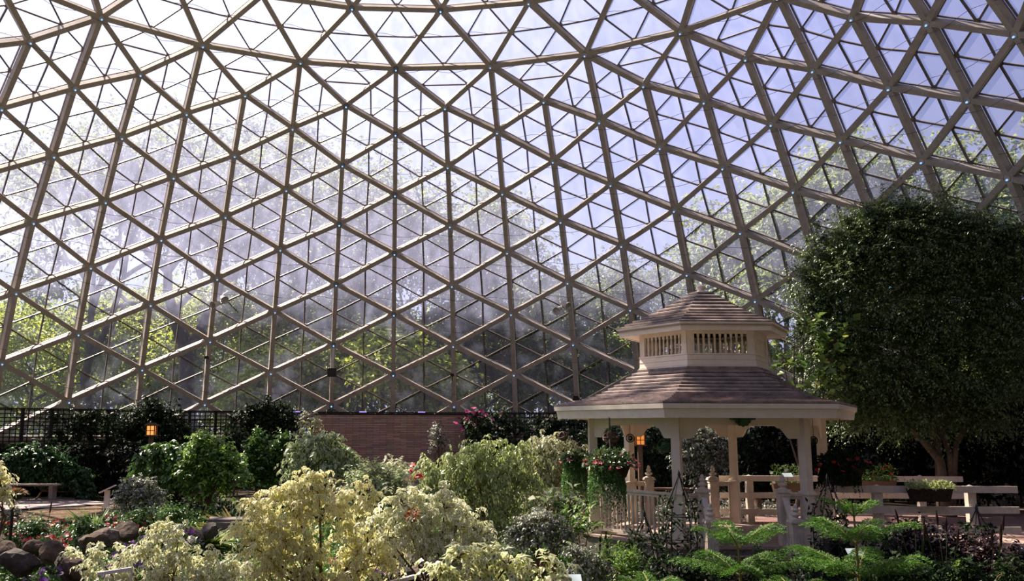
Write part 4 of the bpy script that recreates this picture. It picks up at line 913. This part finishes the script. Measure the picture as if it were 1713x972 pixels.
rock(145, 910, 17.6, .2, 'small brown rock left of the begonia boulder', None, M_rock, 33)
rock(300, 893, 18.6, .2, 'grey rock, left one at the pond edge', None, M_rock2, 34); rock(322, 895, 18.5, .28, 'grey-brown rock, middle one at the pond edge', None, M_rock, 35); rock(352, 893, 18.7, .24, 'dark rock, right one at the pond edge', None, M_rock2, 36)
rng = np.random.default_rng(77)
for i, (px, py, r) in enumerate([(655, 932, .20), (675, 922, .20), (668, 945, .19), (690, 938, .22), (705, 925, .17), (700, 955, .22), (680, 960, .18), (660, 962, .15), (645, 948, .15), (715, 945, .18), (725, 965, .2), (640, 930, .14), (690, 915, .13), (650, 915, .16), (672, 905, .15)]):
    rock(px, py, 16.3+(960-py)*.02, r, 'brown rounded stone in the rock pile at the bottom centre', 'stones of the bottom rock pile', M_rock if i % 3 else M_rock2, 50+i)
M_pond = mat('pond_water', (.035, .06, .012), .06, .6, noise=.4, nscale=3)
mb = MB(); pc = (GX(430, 17.3, .1), 17.3); pr = [(pc[0]+1.7*math.cos(a)*(1+.1*math.sin(3*a)), pc[1]+1.5*math.sin(a)*(1+.08*math.cos(2*a))) for a in np.linspace(0, 2*PI, 40)[:-1]]
mb.prism(pr, .02, .07); tag(emit('pond', mb, M_pond, base=(pc[0], pc[1], .02)), 'small green pond behind the yellow foreground bushes', 'pond')
mb = MB(); a, b = at(655, 975, 14.5), at(722, 958, 14.7); mb.beam(a, b, .09, .05); tag(emit('edging_stone', mb, M_sign, base=tuple(a)), 'pale diagonal edging bar in front of the bottom rock pile', 'edging')
mb = MB(); a, b = at(165, 962, 13.0), at(222, 953, 13.0); mb.beam(a, b, .05, .04); mb.tube([b, [b[0], b[1], 0]], .015, 5); tag(emit('garden_edging', mb, M_sign, base=tuple(a)), 'short pale edging bar in the lower left cream bush', 'edging')
def plant_label(px, py, D, lab):
    q = at(px, py, D); o = thing('plant_label', (q[0], q[1], max(0, ground(q[0], q[1]))), lab, 'sign')
    mb = MB(); mb.beam(q+[-.11, .02, .0], q+[.11, .02, .0], .14, .012, up=(0, -.6, .8)); emit('plate', mb, mat('label_plate', (.55, .66, .70), .4, .5), o)
    mb = MB(); mb.tube([q+[0, .02, 0], (q[0], q[1]+.02, 0)], .008, 5); emit('stake', mb, M_black, o)
plant_label(960, 968, 12.0, 'pale blue plant label at the bottom edge left of the gazebo')
plant_label(1433, 922, 13.4, 'small white plant label behind the taller star-branched conifer')
plant_label(1319, 793, 22.2, 'white plant label above the far fence at the gazebo entrance')

# ------------------------------------------------------------------ star-branched conifers
L_pine = leafmat('bright_conifer_needle', (.035, .12, .015), (.15, .30, .045), trans=.35, rough=.45)
M_pstem = mat('green_brown_stem', (.22, .20, .07), .8, .2)
def pine(label, px, D, tiers, seed, m=None):
    """tiers: (py of the junction, branch length, rise, number)"""
    m = m or L_pine
    rng = np.random.default_rng(seed); top = at(px, tiers[0][0], D); o = thing('norfolk_pine', (top[0], D, 0), label, 'conifer')
    mb = MB(); mb.tube([(top[0], D, -.02), (top[0]+.01, D, top[2]*.5), top], [.035, .025, .012], 8); emit('trunk', mb, M_pstem, o)
    for ti, (py, L, rise, nb) in enumerate(tiers):
        c = at(px, py, D); c[0] = top[0]
        for b in range(nb):
            a = 2*PI*(b+.3*ti)/nb+.35+rng.normal()*.08; h = np.array([math.cos(a), math.sin(a), 0])
            t = np.linspace(0, 1, 12); l = L*(.88+.2*rng.random())
            pts = c+h[None]*(l*t)[:, None]+np.array([0, 0, 1.])[None]*(l*rise*(1.35*t-.55*t**2.2))[:, None]
            mb = MB(); mb.tube(pts, np.linspace(.012, .004, 12), 5); br_ = emit('branch', mb, M_pstem, o)
            P, X, N, S_ = [], [], [], []
            ns = int(l/.020)
            for i in range(ns):
                u = (i+.5)/ns
                if u < .10: continue
                p = np.array([np.interp(u, t, pts[:, k]) for k in range(3)]); q = np.array([np.interp(min(1, u+.05), t, pts[:, k]) for k in range(3)])
                tn = (q-p); tn /= np.linalg.norm(tn)+1e-9; sd_ = np.cross(tn, [0, 0, 1.]); sd_ /= np.linalg.norm(sd_)
                bl_ = l*.36*math.sin(min(1, u*1.25+.22)*PI*.78)*(.85+.3*rng.random())+.02
                for s in (-1, 1):
                    dr = tn*.62+sd_*s*.95+np.array([0, 0, .05+.08*rng.normal()]); dr /= np.linalg.norm(dr)
                    # each branchlet is a rope of short overlapping needles
                    m_ = max(2, int(bl_/.022))
                    for k in range(m_):
                        w = (k+.3)/m_; b0 = p+dr*bl_*w-np.array([0, 0, .45*bl_*w*w])
                        for e in range(2):
                            P.append(b0); X.append(dr+rng.normal(size=3)*.35+[0, 0, .15]); N.append(rng.normal(size=3)*.5+[0, 0, 1]); S_.append(.040)
            leafmesh('needles', np.array(P), np.array(X), np.array(N), np.array(S_), m, br_, wid=.13, rng=rng, simple=True, fold=.05)
    return o
pine('star-branched green conifer in front of the gazebo steps', 1237, 12.4, [(917, .56, .62, 5), (962, .88, .36, 5)], 1)
pine('taller star-branched conifer right of the gazebo steps', 1430, 12.0, [(862, .34, .75, 5), (908, .66, .55, 5), (962, .85, .40, 6)], 2)
pine('tip of a small conifer at the bottom edge, left of the larger ones', 1092, 11.6, [(990, .38, .55, 5)], 3)
pine('tip of a small conifer at the bottom edge between the two larger ones', 1330, 11.4, [(992, .36, .55, 5)], 4)

# ------------------------------------------------------------------ hanging baskets, troughs, ornaments, obelisks
M_coir = mat('coir_liner', (.075, .05, .035), .95, .1, noise=.5, nscale=20, bump=.8)
def basket(px, py, D, r, label, htop, trail, fm, seed, lm=None, tm=None, nf=26):
    rng = np.random.default_rng(seed); q = at(px, py, D); o = thing('hanging_basket', tuple(q), label, 'basket'); lm = lm or L_beg; tm = tm or L_green
    mb = MB(); mb.lathe(q, [(0, -r*.75), (r*.35, -r*.70), (r*.7, -r*.42), (r*.86, 0), (r*.82, .02), (r*.6, -.04), (0, -.05)], 18); emit('bowl', mb, M_coir, o, smooth=True)
    mb = MB()
    for i in range(3):
        a = i*2.09+.4; mb.tube([q+[r*.84*math.cos(a), r*.84*math.sin(a), 0], q+[0, 0, (htop-q[2])*.55]], .006, 4)
    mb.tube([q+[0, 0, (htop-q[2])*.55], (q[0], q[1], htop)], .008, 4); emit('chain', mb, M_black, o)
    n = 900; u = unit(rng, n); u[:, 2] = abs(u[:, 2]); P = q+u*[r*1.1, r*1.1, r*.75]*(.5+.55*rng.random((n, 1)))
    leafmesh('foliage', P, u+rng.normal(size=u.shape)*.5, u+[0, 0, .5]+rng.normal(size=u.shape)*.3, .085, lm, o, wid=.36, rng=rng)
    u = unit(rng, nf); u[:, 2] = abs(u[:, 2])*.9-.1; u[:, 1] = -abs(u[:, 1]); flower_heads(rng, q+u*[r*1.25, r*1.2, r*.75], .055, fm, o)
    n = int(230*min(1, trail*2)); a = rng.random(n)*2*PI; O = q+np.stack([np.cos(a)*r*.62-r*.18, np.sin(a)*r*.85, 0*a+.02], 1); Dr = np.stack([np.cos(a)*.10, np.sin(a)*.10, 0*a-.6], 1)
    L = trail*(.35+.65*rng.random(n)*(1+.4*np.cos(a*1+2))); P, X, N, s = sprig_leaves(rng, O, Dr, .8, 22, .045, droop=.9, hang=.6)
    P = P.reshape(n, 22, 3); P[:, :, 2] = O[:, None, 2]-(O[:, None, 2]-P[:, :, 2])*(L/1.1)[:, None]; P = P.reshape(-1, 3)
    leafmesh('trailing_stems', P, X, N, s, tm, o, wid=.34, rng=rng)
L_trail = leafmat('trailing_bright_leaf', (.05, .12, .03), (.16, .30, .08), trans=.4)
basket(1022, 780, 17.5, .42, 'large hanging basket of pink-red flowers with long green trails at the gazebo left', 3.0, .80, L_pink, 1, tm=L_trail, nf=22)
basket(966, 772, 19.6, .28, 'smaller pink-flowered hanging basket left of the large one', 3.0, .75, L_pink, 2, tm=L_trail, nf=14)
basket(1411, 782, 18.6, .46, 'dark shaded hanging basket of red flowers at the right gazebo corner', 3.0, .35, L_red, 3, lm=L_dark, tm=L_dark, nf=14)
q = at(795, 712, 34.4); o = thing('hanging_pot', tuple(q), 'dark pot of magenta flowers on the fence at the right end of the stone wall', 'pot')
mb = MB(); mb.lathe(q, [(.0, -.5), (.22, -.5), (.30, 0), (.25, .02), (0, 0)], 12); emit('pot', mb, M_coir, o)
rng = np.random.default_rng(4); flower_heads(rng, q+rng.normal(size=(46, 3))*[.42, .15, .16]+[0, -.1, .24], .12, L_mag, o)
u = unit(rng, 260); leafmesh('foliage', q+u*[.42, .3, .22]+[0, -.05, .15], u, u+[0, 0, 1], .15, L_dark, o, rng=rng)
def trough(px0, px1, py, D, hh, label, lm, fm, nf, hl, seed, m=None):
    rng = np.random.default_rng(seed); z = GZ(py, D); x0, x1 = GX(px0, D, z), GX(px1, D, z); o = thing('planter_trough', ((x0+x1)/2, D, z-hh), label, 'planter')
    mb = MB(); V = []
    for zz, s, w in ((z-hh, .86, .09), (z, 1, .13)):
        for k in range(20):
            a = k*PI/10; cx_ = math.copysign(abs(math.cos(a))**.4, math.cos(a)); sy = math.copysign(abs(math.sin(a))**.4, math.sin(a)); V.append(((x0+x1)/2+cx_*(x1-x0)/2*s, D+sy*w, zz))
    mb.add(V, [(k, (k+1) % 20, 20+(k+1) % 20, 20+k) for k in range(20)]+[tuple(range(19, -1, -1)), tuple(range(20, 40))]); emit('trough', mb, m or M_coir, o)
    n = int(520*(x1-x0)); P = np.stack([x0+(x1-x0)*rng.random(n), D+rng.normal(size=n)*.09, z+rng.random(n)**1.6*hl], 1); X = unit(rng, n)+[0, -.2, .5]
    leafmesh('foliage', P, X, rng.normal(size=(n, 3))*.4+[0, -.2, 1], .075, lm, o, wid=.28, rng=rng)
    if nf: flower_heads(rng, np.stack([x0+(x1-x0)*rng.random(nf), D-.1+rng.normal(size=nf)*.06, z+rng.random(nf)*hl*1.1], 1), .05, fm, o)
    return o
trough(1519, 1593, 815, 18.36, .24, 'dark trough of yellow-green plants hung on the nearer rail fence', L_fig, L_white, 0, .14, 1)
trough(1440, 1500, 802, 22.35, .2, 'planter of green leaves and red spikes on the far fence beside the dark basket', L_green2, L_red, 8, .34, 2, M_dark2)
trough(1292, 1345, 806, 23.0, .28, 'brown planter of light green plants behind the gazebo entrance', L_green2, L_white, 10, .42, 3, M_dark2)
def ornament(name, label, cat, px, py, D, r, m, top=3.0, ring=False):
    q = at(px, py, D); o = thing(name, tuple(q), label, cat); rng = np.random.default_rng(int(px)); mb = MB()
    k = 9 if not ring else 3
    for i in range(k):
        ax = unit(rng, 1)[0] if not ring else np.array([rng.normal()*.2, 1, 0]); e1 = np.cross(ax, [0, 0, 1.]); e1 /= np.linalg.norm(e1); e2 = np.cross(ax, e1); e2 /= np.linalg.norm(e2)
        rr = r*(1 if not ring else (1, .6, .3)[i]); mb.tube([q+rr*(math.cos(a)*e1+math.sin(a)*e2) for a in np.linspace(0, 2*PI, 17)], .014 if not ring else .012, 4, cap=False)
    if not ring: mb.lathe(q, [(0, -r*.7), (r*.5, -r*.5), (r*.7, 0), (r*.5, r*.5), (0, r*.7)], 10)
    emit('body', mb, m, o); mb = MB(); mb.tube([q+[0, 0, r], (q[0], q[1], top)], .005, 4); emit('cord', mb, M_black, o)
ornament('twig_ball', 'brown woven twig ball hanging in the left bay of the gazebo', 'ornament', 1022, 732, 18.4, .14, M_dark2)
ornament('wire_ring_ornament', 'small dark wire ring hanging beside the back left gazebo post', 'ornament', 1055, 732, 19.4, .08, M_black, ring=True)
ornament('twig_ball', 'brown woven ball hanging outside the gazebo at its far left eave', 'ornament', 943, 729, 19.4, .09, M_dark2)
ornament('moss_ball', 'green moss ball hanging left of the front left gazebo post', 'ornament', 1115, 746, 18.2, .16, M_gleaf)
ornament('wire_ring_ornament', 'small dark wire ring hanging at the right gazebo post', 'ornament', 1362, 735, 18.5, .075, M_black, ring=True)
def obelisk(px, pyt, D, h, w, label, m, seed, vines=260):
    rng = np.random.default_rng(seed); q = at(px, pyt, D); z0 = q[2]-h; o = thing('garden_obelisk', (q[0], D, z0), label, 'obelisk')
    mb = MB(); leg = []
    for k in range(4):
        a = PI/4+k*PI/2; c = lambda r, z: np.array([q[0]+r*math.cos(a), D+r*math.sin(a), z0+z])
        pts = [c(w, 0), c(w, h*.5), c(w*.85, h*.7), c(w*.35, h*.88), c(.01, h)]; mb.tube(pts, .010, 5); leg.append(pts)
    for z in (.12, .38, .62):
        r = w*(1 if z < .6 else .95); mb.tube([(q[0]+r*math.cos(a), D+r*math.sin(a), z0+z*h) for a in np.linspace(PI/4, 2*PI+PI/4, 5)], .008, 4, cap=False)
    for k in range(4):
        a0, a1 = PI/4+k*PI/2, PI/4+(k+1)*PI/2
        for za, zb in ((.12, .38), (.38, .12), (.38, .62), (.62, .38)): mb.tube([(q[0]+w*math.cos(a0), D+w*math.sin(a0), z0+za*h), (q[0]+w*math.cos(a1), D+w*math.sin(a1), z0+zb*h)], .006, 4)
    mb.lathe((q[0], D, z0+h-.01), [(.0, 0), (.03, .02), (.02, .06), (0, .12)], 8)
    emit('frame', mb, M_black, o)
    a = rng.random(vines)*2*PI; z = rng.random(vines)**.8*h*.8; P = np.stack([q[0]+np.cos(a)*w*(.9+.3*rng.random(vines)), D+np.sin(a)*w*1.05, z0+z], 1)
    leafmesh('climbing_stems', P, unit(rng, vines)+[0, 0, .3], unit(rng, vines)+[0, -.5, .5], .11, m, o, wid=.2, rng=rng)
obelisk(1137, 795, 16.2, 1.75, .30, 'tall black iron obelisk twined with dark vine at the front left gazebo post', L_dark, 1)
obelisk(1079, 862, 14.9, 1.15, .22, 'smaller black iron obelisk below the gazebo railing', L_dark, 2)
obelisk(1385, 800, 16.4, 1.70, .30, 'tall black iron obelisk twined with dark vine right of the gazebo steps', L_dark, 3, 320)
obelisk(1635, 850, 16.0, 1.1, .20, 'small black iron obelisk in front of the last fence post', L_dark, 4)
for px, py, D, lab in ((1020, 945, 13.8, 'yellow-green feathery plant at the lower left corner of the gazebo'), (1055, 955, 13.4, 'yellow-green feathery plant below the smaller iron obelisk')):
    shrub('feathery_plant', lab, 'plant', D, px, [(px, py-18, 12), (px-14, py, 16), (px+14, py+2, 16), (px, py+16, 20)], L_green2, leaf=.09, cover=1.1, sl=.28, nl=8, wid=.14, up=1.2, droop=.1, hang=0)
for px, py, D, lab in ((60, 885, 19.4, 'mid-green bed plant behind the far-left begonias'), (140, 885, 19.0, 'mid-green bed plant between the two grass clumps'), (240, 868, 20.0, 'mid-green bed plant left of the pale fern'), (290, 862, 20.4, 'mid-green bed plant right of the pale fern'), (420, 905, 18.9, 'mid-green bed plant on the pond bank'), (20, 870, 21.0, 'greyish low shrub behind the pedestal bowl')):
    shrub('bed_plant', lab, 'plant', D, px, [(px, py, 16), (px-18, py+8, 14), (px+18, py+6, 14), (px-4, py+14, 18)], L_silver if 'grey' in lab else L_green, leaf=.09, cover=1.4, sl=.28, nl=7, up=.8, droop=.3)
# low cover between the garden plants
def cover_stuff(name, x0, x1, y0, y1, n, m, leaf, h, seed, m_h=.04):
    rng = np.random.default_rng(seed); n = int(n); x = x0+(x1-x0)*rng.random(n); y = y0+(y1-y0)*rng.random(n)
    cl = (np.sin(x*3.1+seed)*np.cos(y*2.7)+np.sin(x*1.3-y*2.1)+rng.normal(size=n)*.5); k = cl > -.6; x, y, cl = x[k], y[k], cl[k]
    z = np.array([ground(a, b) for a, b in zip(x, y)])+m_h+h*rng.random(len(x))*np.clip(.5+cl*.4, .2, 1.3)
    P = np.stack([x, y, z], 1); u = unit(rng, len(x)); o = leafmesh(name, P, u+[0, 0, .5], u*.4+[0, 0, 1], leaf*(.6+.7*rng.random(len(x))), m, None, wid=.28, rng=rng, simple=True)
    return tag(o, None, None, kind='stuff')
tag(cover_stuff('undergrowth', -8.5, 2.8, 15.5, 23.5, 70000, L_green, .10, .42, 1), 'mixed low green undergrowth between the garden shrubs', 'undergrowth')
tag(cover_stuff('undergrowth', -8.6, 4.5, 23.5, 26.5, 14000, L_dark, .13, .35, 2), 'darker low undergrowth in front of the far path', 'undergrowth')
tag(cover_stuff('undergrowth', 2.6, 12.0, 13.0, 17.4, 16000, L_dark, .09, .30, 3), 'dark low undergrowth around the gazebo front', 'undergrowth')
tag(cover_stuff('undergrowth', 3.0, 9.0, 23.0, 27.0, 9000, L_silver, .09, .4, 4), 'pale small-leaved undergrowth behind the gazebo and far fence', 'undergrowth')
# ------------------------------------------------------------------ outside: lawn, trees
M_lawn = mat('lawn', (.06, .10, .025), .95, .1, noise=.4, nscale=1.5)
mb = MB(); n = 60
Vr = [[(AX[0]+r*math.sin(2*PI*i/n), AX[1]+r*math.cos(2*PI*i/n), .9) for i in range(n)] for r in (21.5, 40, 140)]
mb.add(sum(Vr, []), [(a*n+i, a*n+(i+1) % n, (a+1)*n+(i+1) % n, (a+1)*n+i) for a in range(2) for i in range(n)])
tag(emit('lawn', mb, M_lawn), None, kind='structure')
M_obark = mat('dark_outdoor_bark', (.07, .06, .06), .9, .1, noise=.4, nscale=3)
L_o1 = leafmat('outdoor_leaf', (.08, .11, .03), (.28, .34, .08), trans=.5, rough=.5)
L_o2 = leafmat('outdoor_bright_leaf', (.20, .26, .04), (.52, .58, .11), trans=.5, rough=.5)
L_o4 = leafmat('outdoor_mid_leaf', (.10, .14, .04), (.30, .36, .10), trans=.5, rough=.5)
L_o3 = leafmat('outdoor_blue_leaf', (.06, .08, .04), (.20, .25, .09), trans=.45, rough=.5)
def otree(label, px, D, pyt, width, m, seed, fork=.3, leaf=.30, dens=1.6, trunk=.45, low=.30, name='outdoor_tree', cat='tree', lean=0, multi=1):
    """px, D: where it stands; pyt: image row of the top; width: crown width in metres"""
    rng = np.random.default_rng(seed); gx_ = GX(px, D, 8); top = GZ(pyt, D); H = top-.9; o = thing(name, (gx_, D, .9), label, cat)
    mb = MB(); tips = []
    def grow(p, d, L, r, lv):
        k = 4; pts = [p]; dd_ = d.copy()
        for i in range(k): dd_ = dd_+rng.normal(size=3)*.13+np.array([0, 0, .04]); dd_ /= np.linalg.norm(dd_); pts.append(pts[-1]+dd_*L/k)
        mb.tube(pts, np.linspace(r, r*.68, k+1), 7 if lv < 2 else 4, cap=False)
        if lv >= 4: tips.append((pts[-1], dd_)); tips.append((pts[2], dd_)); return
        if lv >= 2: tips.append((pts[-1], dd_))
        nb = 3 if lv < 3 else 2+(rng.random() < .6)
        for b in range(nb):
            a = 2*PI*(b+rng.random()*.6)/nb; s = np.cross(dd_, [math.cos(a), math.sin(a), .1]); s /= np.linalg.norm(s); sp = .55+.4*rng.random()
            d2 = dd_*(1-.25*sp)+s*sp*np.array([width/H*1.5, width/H*1.5, .6]); d2[2] += .10; d2 /= np.linalg.norm(d2)
            grow(pts[-1], d2, L*(.70+.15*rng.random()), r*.62, lv+1)
    for q in range(multi): grow(np.array([gx_+q*.9, D, .85]), np.array([lean+.12*(q-.5*(multi-1)), 0, 1.]), H*fork, trunk*(1 if multi == 1 else .8), 0)
    T0 = np.array([t for t, _ in tips]); sc = (top-.9)/(max(T0[:, 2].max(), 1)-.9+.6)
    # scale the skeleton to the height and width wanted
    c0 = np.array([gx_, D, .9]); w = (T0[:, 0].max()-T0[:, 0].min())*.5+.01; S3 = np.array([width*.5/w, width*.5/w, sc])
    mb.v = [(v-c0)*S3+c0 for v in mb.v]; T0 = (T0-c0)*S3+c0
    emit('trunk', mb, M_obark, o, smooth=True)
    n = int(dens*9); per = 16; u = unit(rng, len(T0)*n); O = np.repeat(T0, n, 0)+u*rng.random((len(u), 1))*width*.085
    lo = .9+H*low; k = O[:, 2] > lo-rng.random(len(O))*H*.1; O, u = O[k], u[k]
    P, X, N, s = sprig_leaves(rng, O, u, .9, 7, leaf, droop=.3, hang=.2, jit=.5)
    leafmesh('foliage', P, X, N, s, m, o, wid=.3, rng=rng, simple=True)
    return o
otree('very tall hazy tree outside the dome at the left, with a thick dark trunk', 318, 56, 200, 19, L_o1, 1, fork=.36, trunk=.75, low=.46, dens=1.05)
otree('tall outdoor tree with two dark trunks rising behind the middle of the dome', 575, 58, 235, 19, L_o1, 2, fork=.38, trunk=.62, low=.46, multi=2, dens=1.05)
otree('tall hazy outdoor tree crown behind the far left panes', 150, 60, 215, 17, L_o1, 3, fork=.36, trunk=.5, low=.42)
otree('tall outdoor tree between the two thick-trunked ones', 450, 70, 200, 17, L_o3, 4, fork=.34, trunk=.5, low=.44)
otree('outdoor tree right of the double-trunked one, above the stone wall', 740, 60, 300, 14, L_o1, 5, fork=.36, trunk=.4, low=.25)
otree('outdoor tree behind the panes between stone wall and gazebo', 850, 64, 385, 13, L_o3, 6, fork=.34, trunk=.35, low=.2)
otree('small outdoor tree just left of the gazebo cupola', 985, 66, 440, 12, L_o1, 7, fork=.34, trunk=.3, low=.15)
otree('small outdoor tree behind the gazebo cupola', 1110, 70, 425, 13, L_o3, 8, fork=.34, trunk=.3, low=.15)
otree('bright green outdoor tree rising above the right end of the cupola', 1330, 52, 300, 12, L_o4, 9, fork=.34, trunk=.35, low=.15)
otree('tall bright green outdoor tree above the big indoor tree', 1480, 50, 235, 14, L_o4, 10, fork=.34, trunk=.4, low=.15)
otree('bright green outdoor tree at the far right edge', 1700, 46, 225, 13, L_o4, 11, fork=.34, trunk=.35, low=.1)
otree('bright outdoor tree partly hidden by the indoor tree at the right', 1610, 60, 300, 12, L_o4, 12, fork=.34, trunk=.35, low=.1)
for k, (px, D, py, w, m, lab) in enumerate([(40, 66, 500, 15, L_o2, 'bright young outdoor tree at the far left, low in the panes'), (190, 70, 515, 15, L_o2, 'bright young outdoor tree left of the thick left trunk'),
        (385, 68, 490, 15, L_o2, 'bright young outdoor tree between the thick left trunk and the double trunk'), (500, 72, 480, 14, L_o2, 'bright young outdoor tree just left of the double trunk'),
        (500, 51, 555, 7, L_o2, 'smaller sunlit young outdoor tree in front of the double trunk, left side'), (650, 50, 545, 8, L_o2, 'smaller sunlit young outdoor tree in front of the double trunk, right side'), (300, 74, 470, 16, L_o2, 'bright outdoor tree behind the thick left trunk'),
        (655, 70, 500, 15, L_o2, 'bright young outdoor tree above the middle of the stone wall'), (790, 68, 520, 13, L_o4, 'dull green outdoor tree above the right end of the stone wall'),
        (930, 66, 540, 13, L_o4, 'dull green outdoor tree left of the gazebo roof'), (1690, 40, 500, 7, L_o4, 'low green outdoor tree at the right edge behind the indoor tree')]):
    otree(lab, px, D, py, w, m, 30+k, fork=.26, trunk=.15, low=.03, dens=2.2)
for px0, px1, D, pyt, m, lab in ((-40, 260, 76, 610, L_o2, 'sunlit outdoor hedge behind the left panes'), (260, 560, 78, 605, L_o2, 'outdoor hedge under the thick trunks'), (560, 860, 76, 612, L_o4, 'dull outdoor hedge above the stone wall'), (860, 1200, 74, 612, L_o4, 'dull outdoor hedge left of the gazebo roof'), (1250, 1760, 50, 560, L_o4, 'outdoor hedge behind the right panes')):
    hedge('outdoor_hedge', lab, D, px0, px1, pyt, 735, m, leaf=.40, step=46, cover=1.7, sl=1.0, nl=6, nmax=36000, g=.9, simple=True)
